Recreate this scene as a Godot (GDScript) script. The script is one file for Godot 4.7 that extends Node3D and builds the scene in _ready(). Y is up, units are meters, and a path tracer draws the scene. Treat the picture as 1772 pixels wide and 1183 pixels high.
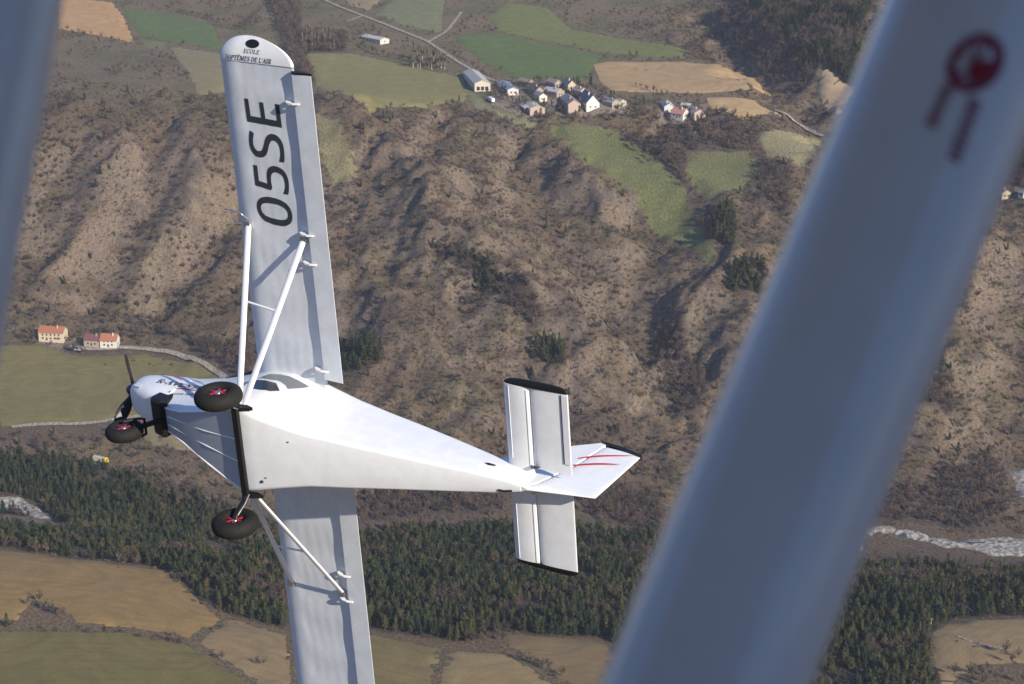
extends Node3D
# An ultralight aircraft in a turn, seen from a second aircraft, above a hilly valley in winter.
# World: y up, metres, river level about 0; the camera hangs 420 m above it and looks towards -z.

const CAM_H := 420.0
const PITCH := 16.0
const FPX := 3446.0          # focal length in pixels of the 1772 x 1183 photograph
const PW := 1772.0
const PH := 1183.0

var cam_basis: Basis
var cam_pos: Vector3
var names := {}
var rng := RandomNumberGenerator.new()

# terrain grid
const GX0 := -720.0
const GZ0 := -2500.0
const GS := 3.6
const GNX := 401
const GNZ := 520
var gh_arr := PackedFloat32Array()
var cls := PackedByteArray()      # 0 open hillside, 1 field, 2 river bed, 3 yard, 4 wood, 5 bare wood, 6 scree, 7 green wood patch, 8 road
var tps_p: Array = []
var tps_w: Array = []
var n_big := FastNoiseLite.new()
var n_mid := FastNoiseLite.new()
var n_fin := FastNoiseLite.new()
var n_col := FastNoiseLite.new()
var n_rill := FastNoiseLite.new()
var ridges: Array = []
var painted: Array = []            # grassland on the slopes: outline, colour

var M := {}

func _ready() -> void:
	rng.seed = 20240
	# ---------- camera ----------
	cam_pos = Vector3(0, CAM_H, 0)
	cam_basis = Basis(Vector3.RIGHT, deg_to_rad(-PITCH))
	var cam := Camera3D.new()
	cam.name = "camera"
	cam.transform = Transform3D(cam_basis, cam_pos)
	cam.near = 0.05
	cam.far = 30000.0
	cam.fov = rad_to_deg(2.0 * atan(PH * 0.5 / FPX))
	var ca := CameraAttributesPhysical.new()
	ca.frustum_focal_length = 24.0 * FPX / PH
	ca.frustum_focus_distance = 32.0
	ca.frustum_near = 0.05
	ca.frustum_far = 30000.0
	ca.exposure_aperture = 6.3
	cam.attributes = ca
	add_child(cam)
	cam.current = true
	# ---------- sky, air, exposure ----------
	var sky_mat := ProceduralSkyMaterial.new()
	sky_mat.sky_top_color = Color(0.35, 0.50, 0.76)
	sky_mat.sky_horizon_color = Color(0.72, 0.78, 0.83)
	sky_mat.sky_curve = 0.13
	sky_mat.ground_bottom_color = Color(0.22, 0.20, 0.17)
	sky_mat.ground_horizon_color = Color(0.50, 0.52, 0.54)
	sky_mat.sky_energy_multiplier = 0.85
	sky_mat.sun_angle_max = 2.0
	var sky := Sky.new()
	sky.sky_material = sky_mat
	var env := Environment.new()
	env.background_mode = Environment.BG_SKY
	env.sky = sky
	env.tonemap_mode = Environment.TONE_MAPPER_LINEAR
	env.tonemap_exposure = 1.45
	env.fog_enabled = true
	env.fog_density = 0.00005
	env.fog_light_color = Color(0.84, 0.88, 0.95)
	env.sdfgi_enabled = true
	env.ssao_enabled = true
	env.ssil_enabled = true
	var we := WorldEnvironment.new()
	we.name = "air"
	we.environment = env
	add_child(we)
	# ---------- sun: behind the camera, to the right ----------
	var sun := DirectionalLight3D.new()
	sun.name = "sun"
	var sd := Vector3(-0.574, -0.397, -0.716).normalized()
	sun.basis = Basis.looking_at(sd, Vector3.UP)
	sun.light_energy = 1.5
	sun.light_angular_distance = 0.5
	sun.light_color = Color(1.0, 0.955, 0.885)
	sun.shadow_enabled = true
	add_child(sun)

	make_materials()
	build_terrain()
	build_fields()
	build_roads()
	build_ground_mesh()
	build_buildings()
	build_vegetation()
	build_aircraft()
	build_camera_aircraft()

# ================================================================ helpers
func numbered(n: String) -> String:
	if not names.has(n):
		names[n] = 0
		return n
	names[n] += 1
	return "%s_%03d" % [n, names[n]]

func thing(called: String, label: String, category: String, tf := Transform3D.IDENTITY, group := "") -> Node3D:
	var o := Node3D.new()
	o.name = numbered(called)
	add_child(o)
	o.transform = tf
	o.set_meta("label", label)
	o.set_meta("category", category)
	if group != "":
		o.set_meta("group", group)
	return o

func part(called: String, mesh: Mesh, mat: Material, parent: Node3D, tf := Transform3D.IDENTITY) -> MeshInstance3D:
	var o := MeshInstance3D.new()
	o.name = called
	o.mesh = mesh
	o.material_override = mat
	o.transform = tf
	parent.add_child(o, true)
	return o

func structure(called: String, mesh: Mesh, mat: Material) -> MeshInstance3D:
	var o := part(numbered(called), mesh, mat, self)
	o.set_meta("kind", "structure")
	return o

func lin(r: float, g: float, b: float) -> Color:
	return Color(r, g, b).linear_to_srgb()

func mk(c: Color, rough := 0.6, tex: Texture2D = null, scale := 0.1, metal := 0.0) -> StandardMaterial3D:
	var m := StandardMaterial3D.new()
	m.albedo_color = c
	m.roughness = rough
	m.metallic = metal
	m.metallic_specular = 0.4
	if tex:
		m.albedo_texture = tex
		m.uv1_triplanar = true
		m.uv1_world_triplanar = true
		m.uv1_scale = Vector3.ONE * scale
	return m

func noise_tex(freq: float, lo: float, hi: float, sd: int, size := 512, oct := 5, tint_lo := Color.WHITE, tint_hi := Color.WHITE) -> ImageTexture:
	var n := FastNoiseLite.new()
	n.seed = sd
	n.frequency = freq
	n.noise_type = FastNoiseLite.TYPE_SIMPLEX_SMOOTH
	n.fractal_octaves = oct
	n.fractal_gain = 0.62
	var im := n.get_seamless_image(size, size)
	im.convert(Image.FORMAT_RGB8)
	var d := im.get_data()
	var lut_r := PackedByteArray(); var lut_g := PackedByteArray(); var lut_b := PackedByteArray()
	for i in 256:
		var t := i / 255.0
		t = smoothstep(0.15, 0.85, t)
		var v := lerpf(lo, hi, t)
		var c := tint_lo.lerp(tint_hi, t)
		lut_r.append(int(clampf(v * c.r, 0, 1) * 255)); lut_g.append(int(clampf(v * c.g, 0, 1) * 255)); lut_b.append(int(clampf(v * c.b, 0, 1) * 255))
	for i in range(0, d.size(), 3):
		var v := d[i]
		d[i] = lut_r[v]; d[i + 1] = lut_g[v]; d[i + 2] = lut_b[v]
	return ImageTexture.create_from_image(Image.create_from_data(size, size, false, Image.FORMAT_RGB8, d))

func row_tex() -> ImageTexture:
	var n := FastNoiseLite.new()
	n.seed = 41; n.frequency = 1.0; n.fractal_octaves = 3
	var sz := 384
	var im := Image.create(sz, sz, false, Image.FORMAT_RGB8)
	for y in sz:
		for x in sz:
			var fx := x / float(sz)
			var fy := y / float(sz)
			var v := 0.92 + 0.055 * n.get_noise_2d(cos(TAU * fx) * 0.25 + 7.0, fy * 60.0) + 0.09 * n.get_noise_2d(cos(TAU * fx) * 1.4, sin(TAU * fx) * 1.4 + cos(TAU * fy) * 2.6) + 0.05 * n.get_noise_2d(fx * 40.0, fy * 40.0)
			if int(y) % 32 < 2: v -= 0.06
			var w := 0.02 * n.get_noise_2d(30.0 + cos(TAU * fx) * 1.2, cos(TAU * fy) * 2.0)
			im.set_pixel(x, y, Color(clampf(v + w, 0, 1), clampf(v, 0, 1), clampf(v - w * 0.5, 0, 1)))
	return ImageTexture.create_from_image(im)

func make_materials() -> void:
	var t_ground := noise_tex(0.02, 0.62, 1.0, 3, 1024, 6, Color(1.0, 0.97, 0.95), Color(1.0, 1.0, 0.98))
	var t_soft := noise_tex(0.012, 0.86, 1.0, 5, 512, 4)
	var t_dirt := noise_tex(0.008, 0.972, 1.0, 9, 512, 5, Color(0.995, 0.99, 0.985), Color.WHITE)
	M.ground = mk(Color.WHITE, 0.97, t_ground, 1.0 / 46.0)
	M.ground.vertex_color_use_as_albedo = true
	M.field_tex = t_soft
	M.rows = row_tex()
	M.veg = mk(Color.WHITE, 0.95)
	M.veg.vertex_color_use_as_albedo = true
	M.veg.metallic_specular = 0.15
	M.white = mk(lin(0.77, 0.79, 0.80), 0.35, t_dirt, 0.8)
	M.white.uv1_world_triplanar = false
	M.fabric = mk(lin(0.66, 0.70, 0.74), 0.5, t_dirt, 0.9)
	M.fabric.uv1_world_triplanar = false
	M.white_tube = mk(lin(0.82, 0.82, 0.82), 0.3)
	M.black = mk(lin(0.012, 0.012, 0.013), 0.45)
	M.letter = mk(lin(0.035, 0.042, 0.048), 0.55)
	M.tyre = mk(lin(0.022, 0.021, 0.020), 0.8, noise_tex(0.05, 0.55, 1.0, 21, 256, 4), 3.0)
	M.tyre.uv1_world_triplanar = false
	M.red = mk(lin(0.36, 0.012, 0.022), 0.3)
	M.red_paint = mk(lin(0.55, 0.025, 0.05), 0.4)
	M.blue_paint = mk(lin(0.18, 0.24, 0.42), 0.4)
	M.metal = mk(lin(0.55, 0.55, 0.55), 0.3, null, 1.0, 0.9)
	M.dark_glass = mk(lin(0.02, 0.027, 0.036), 0.06)
	M.dark_glass.metallic_specular = 0.6
	M.grey_glass = mk(lin(0.16, 0.175, 0.19), 0.08)
	M.grey_glass.metallic_specular = 0.6
	M.prop = mk(lin(0.02, 0.02, 0.026), 0.35)
	M.strut = mk(lin(0.60, 0.635, 0.665), 0.16, t_dirt, 2.0)
	M.strut.clearcoat_enabled = true
	M.strut.clearcoat = 1.0
	M.strut.clearcoat_roughness = 0.1
	M.strut.uv1_world_triplanar = false
	M.emblem = mk(lin(0.20, 0.022, 0.06), 0.5)
	M.emblem_dot = mk(lin(0.22, 0.002, 0.008), 0.5)
	M.glass_win = mk(lin(0.03, 0.035, 0.04), 0.15)
	M.wood_door = mk(lin(0.10, 0.06, 0.035), 0.8)
	M.trunk = mk(lin(0.13, 0.10, 0.08), 0.95)
	M.pale_trunk = mk(lin(0.36, 0.33, 0.28), 0.9)
	M.yellow = mk(lin(0.62, 0.40, 0.03), 0.45)
	M.water = mk(lin(0.06, 0.07, 0.065), 0.35)
	M.belly = mk(lin(0.36, 0.40, 0.44), 0.2)
	var t_gravel := noise_tex(0.012, 0.55, 1.0, 31, 512, 5)
	M.gravel = mk(lin(0.48, 0.44, 0.38), 0.95, t_gravel, 1.0 / 24.0)
	M.road = mk(lin(0.50, 0.43, 0.34), 0.95, t_gravel, 1.0 / 13.0)

func quad(st: SurfaceTool, a: Vector3, b: Vector3, c: Vector3, d: Vector3) -> void:
	for v in [a, b, c, a, c, d]:
		st.add_vertex(v)

# rings of equal length joined one after the other
func loft(secs: Array, caps := true, smooth := true, closed := true) -> ArrayMesh:
	var st := SurfaceTool.new()
	st.begin(Mesh.PRIMITIVE_TRIANGLES)
	st.set_smooth_group(1 if smooth else -1)
	var n: int = secs[0].size()
	for i in secs.size() - 1:
		var a = secs[i]
		var b = secs[i + 1]
		for k in (n if closed else n - 1):
			var k2 := (k + 1) % n
			quad(st, a[k], b[k], b[k2], a[k2])
	if caps:
		st.set_smooth_group(-1)
		for e in 2:
			var r = secs[0] if e == 0 else secs[-1]
			var c := Vector3.ZERO
			for v in r:
				c += v
			c /= n
			for k in n:
				var k2 := (k + 1) % n
				if e == 0:
					st.add_vertex(c); st.add_vertex(r[k]); st.add_vertex(r[k2])
				else:
					st.add_vertex(c); st.add_vertex(r[k2]); st.add_vertex(r[k])
	st.generate_normals()
	return st.commit()

func st_new(smooth := false) -> SurfaceTool:
	var st := SurfaceTool.new()
	st.begin(Mesh.PRIMITIVE_TRIANGLES)
	st.set_smooth_group(1 if smooth else -1)
	return st

func st_done(st: SurfaceTool) -> ArrayMesh:
	st.generate_normals()
	return st.commit()

func box_to(st: SurfaceTool, lo: Vector3, hi: Vector3, tf := Transform3D.IDENTITY) -> void:
	var p := []
	for i in 8:
		p.append(tf * Vector3(hi.x if i & 1 else lo.x, hi.y if i & 2 else lo.y, hi.z if i & 4 else lo.z))
	quad(st, p[0], p[1], p[3], p[2]); quad(st, p[5], p[4], p[6], p[7])
	quad(st, p[4], p[0], p[2], p[6]); quad(st, p[1], p[5], p[7], p[3])
	quad(st, p[2], p[3], p[7], p[6]); quad(st, p[4], p[5], p[1], p[0])

func box_mesh(lo: Vector3, hi: Vector3, tf := Transform3D.IDENTITY) -> ArrayMesh:
	var st := st_new()
	box_to(st, lo, hi, tf)
	return st_done(st)

# tube of elliptic section along a line of points; r is (along side, along nrm)
func tube(pts: Array, r: Vector2, side_hint := Vector3(1, 0, 0), n := 12, taper: Array = []) -> ArrayMesh:
	var secs := []
	for i in pts.size():
		var d: Vector3 = (pts[min(i + 1, pts.size() - 1)] - pts[max(i - 1, 0)]).normalized()
		var s := (side_hint - d * side_hint.dot(d)).normalized()
		var u := d.cross(s)
		var k: float = taper[i] if taper.size() > i else 1.0
		var ring := PackedVector3Array()
		for j in n:
			var a := TAU * j / n
			ring.append(pts[i] + s * cos(a) * r.x * k + u * sin(a) * r.y * k)
		secs.append(ring)
	return loft(secs)

# surface of revolution: profile of (radius, offset along axis)
func lathe(profile: Array, at: Vector3, axis: Vector3, n := 32) -> ArrayMesh:
	var s := axis.cross(Vector3(0.3, 0.9, 0.2)).normalized()
	var u := axis.cross(s).normalized()
	var secs := []
	for p in profile:
		var ring := PackedVector3Array()
		for j in n:
			var a := TAU * j / n
			ring.append(at + axis * p.y + (s * cos(a) + u * sin(a)) * p.x)
		secs.append(ring)
	return loft(secs, true)

func text_mesh(txt: String, size: Vector2, place: Callable, depth := 0.003, font_names := ["Droid Sans"], weight := 400, slant := 0.0) -> ArrayMesh:
	var f := SystemFont.new()
	f.font_names = PackedStringArray(font_names)
	f.font_weight = weight
	var tm := TextMesh.new()
	tm.text = txt
	tm.font = f
	tm.font_size = 64
	tm.pixel_size = 0.01
	tm.depth = 0.01
	tm.curve_step = 1.0
	var arr := tm.get_mesh_arrays()
	var vs: PackedVector3Array = arr[Mesh.ARRAY_VERTEX]
	var ix = arr[Mesh.ARRAY_INDEX]
	var lo := Vector3.INF
	var hi := -Vector3.INF
	for v in vs:
		lo = lo.min(v); hi = hi.max(v)
	var st := st_new()
	var order = ix if ix != null and ix.size() > 0 else range(vs.size())
	for i in order:
		var v: Vector3 = vs[i]
		var t := Vector2((v.x - lo.x) / (hi.x - lo.x), (v.y - lo.y) / (hi.y - lo.y))
		st.add_vertex(place.call(t.x * size.x + slant * t.y * size.y, t.y * size.y, depth if v.z > 0 else 0.0))
	return st_done(st)

# ================================================================ terrain
func pix_dir(u: float, v: float) -> Vector3:
	return (cam_basis * Vector3((u - PW * 0.5) / FPX, -(v - PH * 0.5) / FPX, -1.0)).normalized()

func at_height(u: float, v: float, h: float) -> Vector3:
	var d := pix_dir(u, v)
	return cam_pos + d * ((h - CAM_H) / d.y)

func tps(x: float, z: float) -> float:
	var s := 0.0
	var n := tps_p.size()
	for i in n:
		var p: Vector2 = tps_p[i]
		var dx := (x - p.x) * 0.001
		var dz := (z - p.y) * 0.001
		var r2 := dx * dx + dz * dz
		if r2 > 1e-12:
			s += tps_w[i] * r2 * log(r2)
	return s + tps_w[n] + tps_w[n + 1] * x * 0.001 + tps_w[n + 2] * z * 0.001

func solve_tps(pts: Array) -> void:
	var n := pts.size()
	var m := n + 3
	var a := []
	for i in m:
		var row := PackedFloat64Array()
		row.resize(m + 1)
		a.append(row)
	for i in n:
		tps_p.append(Vector2(pts[i].x, pts[i].z))
	for i in n:
		for j in n:
			var d: Vector2 = (tps_p[i] - tps_p[j]) * 0.001
			var r2 := d.length_squared()
			a[i][j] = r2 * log(r2) if r2 > 1e-12 else 0.0
		a[i][i] += 0.0015
		a[i][n] = 1.0; a[i][n + 1] = tps_p[i].x * 0.001; a[i][n + 2] = tps_p[i].y * 0.001
		a[n][i] = 1.0; a[n + 1][i] = tps_p[i].x * 0.001; a[n + 2][i] = tps_p[i].y * 0.001
		a[i][m] = pts[i].y
	for c in m:
		var best := c
		for r in range(c, m):
			if absf(a[r][c]) > absf(a[best][c]):
				best = r
		var t = a[c]; a[c] = a[best]; a[best] = t
		var pr: PackedFloat64Array = a[c]
		for r in range(c + 1, m):
			var f: float = a[r][c] / pr[c]
			if f != 0.0:
				var rr: PackedFloat64Array = a[r]
				for k in range(c, m + 1):
					rr[k] -= f * pr[k]
				a[r] = rr
	tps_w.resize(m)
	for i in range(m - 1, -1, -1):
		var s: float = a[i][m]
		for k in range(i + 1, m):
			s -= a[i][k] * tps_w[k]
		tps_w[i] = s / a[i][i]

const CONTROL := [
	[-150, 1250, 50], [443, 1250, 48], [886, 1250, 46], [1300, 1250, 44], [1900, 1250, 46],
	[0, 1100, 52], [300, 1100, 51], [640, 1150, 47], [1000, 1150, 45], [1700, 1130, 46],
	[-150, 950, 50], [0, 955, 50], [300, 1000, 48], [450, 1070, 46], [640, 1090, 45], [870, 1100, 45], [1100, 1120, 43], [1620, 1090, 44], [1772, 1075, 44],
	[-100, 905, 26], [250, 950, 26], [500, 990, 25], [900, 1000, 22], [1300, 1040, 26], [1700, 1010, 20],
	[-100, 880, 2], [60, 885, 2], [250, 905, 3], [500, 905, 3], [800, 905, 2], [1100, 925, 2], [1480, 935, 0], [1650, 947, 0], [1772, 950, 0], [1900, 950, 0],
	[0, 780, 18], [250, 775, 18], [150, 610, 35], [0, 600, 37], [360, 640, 34], [-150, 600, 38],
	[50, 480, 64], [200, 480, 66], [-150, 400, 95], [100, 400, 94], [300, 400, 96], [450, 480, 70], [300, 300, 130], [100, 200, 160], [350, 200, 162],
	[200, 100, 173], [400, 100, 176], [-150, 100, 172], [600, 130, 170], [150, 0, 190], [500, 0, 194], [900, 0, 200],
	[1000, 180, 164], [830, 150, 167], [1200, 195, 163], [1320, 175, 166], [1000, 100, 177], [1250, 100, 182],
	[600, 260, 148], [800, 250, 147], [700, 450, 95], [900, 450, 93], [600, 650, 44], [900, 600, 58], [1100, 700, 34], [1000, 810, 14], [700, 850, 9], [400, 800, 14], [1100, 450, 92],
	[1100, 250, 142], [1200, 430, 100], [1400, 280, 142], [1300, 520, 74], [1600, 720, 36], [1700, 520, 84], [1700, 330, 128], [1760, 680, 44], [1560, 880, 7], [1250, 810, 13], [1900, 600, 70],
	[1230, 0, 203], [1320, 100, 186], [1420, 60, 208], [1500, 0, 230], [1440, 190, 164], [1772, 200, 168], [1772, 0, 236], [1950, 100, 210],
]

func base_h(x: float, z: float) -> float:
	var h := clampf(tps(x, z), -12.0, 255.0)
	# beyond the measured part the land rolls on
	var far := smoothstep(0.0, 900.0, maxf(absf(x) - 620.0, maxf(-2250.0 - z, z + 640.0)))
	return lerpf(h, 120.0 + 60.0 * n_big.get_noise_2d(x * 0.12, z * 0.12), far)

func build_terrain() -> void:
	n_big.seed = 11; n_big.frequency = 1.0 / 150.0; n_big.fractal_type = FastNoiseLite.FRACTAL_RIDGED; n_big.fractal_octaves = 3; n_big.noise_type = FastNoiseLite.TYPE_SIMPLEX_SMOOTH
	n_mid.seed = 12; n_mid.frequency = 1.0 / 46.0; n_mid.fractal_octaves = 3; n_mid.noise_type = FastNoiseLite.TYPE_SIMPLEX_SMOOTH
	n_fin.seed = 13; n_fin.frequency = 1.0 / 13.0; n_fin.fractal_octaves = 3; n_fin.noise_type = FastNoiseLite.TYPE_SIMPLEX_SMOOTH
	n_col.seed = 14; n_col.frequency = 1.0 / 90.0; n_col.fractal_octaves = 4; n_col.noise_type = FastNoiseLite.TYPE_SIMPLEX_SMOOTH
	n_rill.seed = 15; n_rill.frequency = 1.0; n_rill.fractal_octaves = 2; n_rill.noise_type = FastNoiseLite.TYPE_SIMPLEX_SMOOTH
	var pts := []
	for c in CONTROL:
		pts.append(at_height(c[0], c[1], c[2]))
	for p in [[-900, -700, 55], [900, -700, 50], [-900, -1200, 30], [950, -1200, 20], [-1000, -1600, 150], [1000, -1600, 150], [-900, -2500, 210], [0, -2500, 215], [900, -2500, 240], [0, -450, 55]]:
		pts.append(Vector3(p[0], p[2], p[1]))
	solve_tps(pts)
	# coarse sheet, then bicubic to the fine grid
	var cs := 24.0
	var cnx := int(GNX * GS / cs) + 5
	var cnz := int(GNZ * GS / cs) + 5
	var cg := PackedFloat32Array()
	cg.resize(cnx * cnz)
	for j in cnz:
		for i in cnx:
			cg[j * cnx + i] = base_h(GX0 + (i - 1) * cs, GZ0 + (j - 1) * cs)
	# ridges and gullies read from the photograph: points in pixels, height, half width
	var rl := [
		[[[735, 380], [770, 440], [850, 505], [930, 560], [1010, 605], [1090, 655], [1190, 722]], 26.0, 44.0],
		[[[590, 185], [660, 250], [720, 320], [740, 380]], 13.0, 30.0],
		[[[660, 400], [700, 470], [780, 560], [860, 640], [940, 720]], -13.0, 34.0],
		[[[610, 470], [690, 560], [760, 640], [820, 730]], 12.0, 30.0],
		[[[640, 480], [590, 560], [560, 640]], -12.0, 24.0],
		[[[880, 260], [930, 360], [980, 440], [1050, 520], [1120, 620], [1180, 690]], -20.0, 36.0],
		[[[960, 270], [1040, 360], [1090, 430]], 12.0, 30.0],
		[[[1120, 380], [1110, 450], [1120, 540], [1170, 650], [1210, 750]], -20.0, 38.0],
		[[[1260, 470], [1210, 540], [1130, 610]], 12.0, 26.0],
		[[[1330, 480], [1290, 570], [1230, 660], [1200, 740]], 12.0, 30.0],
		[[[415, 350], [370, 400], [310, 470], [265, 540]], -18.0, 20.0],
		[[[335, 240], [350, 320], [320, 400], [270, 480]], 12.0, 28.0],
		[[[200, 260], [190, 350], [130, 440], [90, 510]], 12.0, 30.0], [[[270, 250], [260, 340], [210, 430], [170, 520]], -12.0, 24.0], [[[110, 300], [80, 380], [30, 470]], -12.0, 26.0],
		[[[640, 195], [655, 250], [630, 310]], -9.0, 13.0], [[[755, 205], [755, 255], [730, 300]], -10.0, 13.0], [[[850, 215], [860, 260], [850, 310]], 8.0, 16.0],
		[[[1210, 20], [1290, 110], [1370, 170], [1430, 230]], -14.0, 26.0],
		[[[1700, 460], [1660, 580], [1580, 720]], 16.0, 34.0], [[[1772, 540], [1740, 680], [1745, 800]], -14.0, 34.0], [[[1620, 600], [1560, 700], [1520, 800]], -9.0, 24.0],
	]
	for r in rl:
		var q := PackedVector2Array()
		for p in r[0]:
			var w := march_base(p[0], p[1])
			q.append(Vector2(w.x, w.z))
		ridges.append([q, r[1], r[2]])
	gh_arr.resize(GNX * GNZ)
	cls.resize(GNX * GNZ)
	var soft := PackedFloat32Array()
	soft.resize(GNX * GNZ)
	soft.fill(1.0)
	for f in FIELDS:
		if f.size() < 3:
			continue
		var q := PackedVector2Array()
		for p in f[0]:
			var w := march_base(p[0], p[1])
			q.append(Vector2(w.x, w.z))
		var lo := q[0]
		var hi := q[0]
		for p in q:
			lo = lo.min(p); hi = hi.max(p)
		for j in range(maxi(0, int((lo.y - GZ0) / GS)), mini(GNZ, int((hi.y - GZ0) / GS) + 2)):
			for i in range(maxi(0, int((lo.x - GX0) / GS)), mini(GNX, int((hi.x - GX0) / GS) + 2)):
				if Geometry2D.is_point_in_polygon(Vector2(GX0 + i * GS, GZ0 + j * GS), q):
					soft[j * GNX + i] = 0.0
	for it in 4:
		for pass_no in 2:
			var src := soft.duplicate()
			var st := 1 if pass_no == 0 else GNX
			for o in range(2 * GNX, (GNZ - 2) * GNX):
				soft[o] = (src[o - 2 * st] + src[o - st] + src[o] + src[o + st] + src[o + 2 * st]) * 0.2
	for j in GNZ:
		var z := GZ0 + j * GS
		var fz := (z - GZ0) / cs + 1.0
		var jz := int(fz)
		var tz := fz - jz
		var wz := cub(tz)
		for i in GNX:
			var x := GX0 + i * GS
			var fx := (x - GX0) / cs + 1.0
			var ix := int(fx)
			var wx := cub(fx - ix)
			var h := 0.0
			for b in 4:
				var o := (jz - 1 + b) * cnx + ix - 1
				h += wz[b] * (wx[0] * cg[o] + wx[1] * cg[o + 1] + wx[2] * cg[o + 2] + wx[3] * cg[o + 3])
			# how steep: from the coarse sheet
			var o2 := jz * cnx + ix
			var sl := Vector2(cg[o2 + 1] - cg[o2], cg[o2 + cnx] - cg[o2]).length() / cs
			var k := smoothstep(0.13, 0.30, sl) * soft[j * GNX + i]
			var rv := rill(x, z)
			h += k * (n_big.get_noise_2d(x + 0.5 * h, z - 0.3 * x) * 3.0 + n_mid.get_noise_2d(x, z) * 0.8 + rv * lerpf(1.3, 4.6, smoothstep(-260.0, -120.0, x)))
			h += n_fin.get_noise_2d(x, z) * (0.25 + 0.35 * k)
			gh_arr[j * GNX + i] = h
	for r in ridges:
		var q: PackedVector2Array = r[0]
		var lo := q[0]
		var hi := q[0]
		for p in q:
			lo = lo.min(p); hi = hi.max(p)
		var reach: float = r[2] * 2.2
		for j in range(maxi(0, int((lo.y - reach - GZ0) / GS)), mini(GNZ - 1, int((hi.y + reach - GZ0) / GS))):
			for i in range(maxi(0, int((lo.x - reach - GX0) / GS)), mini(GNX - 1, int((hi.x + reach - GX0) / GS))):
				var p := Vector2(GX0 + i * GS, GZ0 + j * GS)
				p += Vector2(n_mid.get_noise_2d(p.x + 300, p.y), n_mid.get_noise_2d(p.x, p.y + 700)) * 14.0
				var best := 1e9
				for s in q.size() - 1:
					best = minf(best, p.distance_to(Geometry2D.get_closest_point_to_segment(p, q[s], q[s + 1])))
				var g: float = best / r[2]
				if g < 2.2:
					gh_arr[j * GNX + i] += r[1] * (exp(-g * 1.5) if r[1] > 0 else exp(-g * g * 1.2)) * smoothstep(2.2, 1.5, g)

# crests (towards 1) and gullies (towards -1) fanning down the hillside
func rill(x: float, z: float) -> float:
	var lean := 0.62 * tanh((x + 130.0) / 150.0) * smoothstep(-1560.0, -1380.0, z)
	var w := n_col.get_noise_2d(x * 1.6 + 77.0, z * 1.6) * 26.0
	var a := n_rill.get_noise_2d((x - lean * (z + 1400.0) + w) / 52.0, z / 230.0)
	var b := n_rill.get_noise_2d((x - lean * 0.7 * (z + 1400.0) + w * 0.6) / 21.0 + 50.0, z / 90.0 + 9.0)
	return (1.0 - 2.4 * absf(a)) * 0.85 + (1.0 - 2.4 * absf(b)) * 0.16

func cub(t: float) -> PackedFloat32Array:
	# uniform B-spline weights: smooth everywhere
	var s := 1.0 - t
	return PackedFloat32Array([s * s * s / 6.0, (3.0 * t * t * t - 6.0 * t * t + 4.0) / 6.0, (3.0 * s * s * s - 6.0 * s * s + 4.0) / 6.0, t * t * t / 6.0])

func gh(x: float, z: float) -> float:
	var fx := (x - GX0) / GS
	var fz := (z - GZ0) / GS
	if fx < 0 or fz < 0 or fx >= GNX - 1 or fz >= GNZ - 1:
		return base_h(x, z)
	var i := int(fx)
	var j := int(fz)
	fx -= i; fz -= j
	var o := j * GNX + i
	return lerpf(lerpf(gh_arr[o], gh_arr[o + 1], fx), lerpf(gh_arr[o + GNX], gh_arr[o + GNX + 1], fx), fz)

func on_ground(x: float, z: float) -> Vector3:
	return Vector3(x, gh(x, z), z)

func march_base(u: float, v: float) -> Vector3:
	var d := pix_dir(u, v)
	var t := 500.0
	while t < 3200.0:
		var p := cam_pos + d * t
		if p.y < base_h(p.x, p.z):
			return p
		t += 12.0
	return cam_pos + d * 2400.0

func pick(u: float, v: float) -> Vector3:
	var d := pix_dir(u, v)
	var t := 560.0
	while t < 3000.0:
		var p := cam_pos + d * t
		if p.y < gh(p.x, p.z):
			var a := t - 8.0
			var b := t
			for k in 8:
				var m := (a + b) * 0.5
				p = cam_pos + d * m
				if p.y < gh(p.x, p.z): b = m
				else: a = m
			p = cam_pos + d * b
			return on_ground(p.x, p.z)
		t += 8.0
	var e := cam_pos + d * 2500.0
	return on_ground(e.x, e.z)

func to_pix(p: Vector3) -> Vector2:
	var c := cam_basis.inverse() * (p - cam_pos)
	return Vector2(PW * 0.5 + FPX * c.x / -c.z, PH * 0.5 - FPX * c.y / -c.z)

func poly(px: Array) -> PackedVector2Array:
	var q := PackedVector2Array()
	for p in px:
		var w := pick(p[0], p[1])
		q.append(Vector2(w.x, w.z))
	return q

func mark(q: PackedVector2Array, code: int) -> void:
	var lo := q[0]
	var hi := q[0]
	for p in q:
		lo = lo.min(p); hi = hi.max(p)
	for j in range(maxi(0, int((lo.y - GZ0) / GS)), mini(GNZ, int((hi.y - GZ0) / GS) + 2)):
		for i in range(maxi(0, int((lo.x - GX0) / GS)), mini(GNX, int((hi.x - GX0) / GS) + 2)):
			if Geometry2D.is_point_in_polygon(Vector2(GX0 + i * GS, GZ0 + j * GS), q):
				cls[j * GNX + i] = code

func cls_at(x: float, z: float) -> int:
	var i := int(round((x - GX0) / GS))
	var j := int(round((z - GZ0) / GS))
	if i < 0 or j < 0 or i >= GNX or j >= GNZ:
		return 0
	return cls[j * GNX + i]

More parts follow.
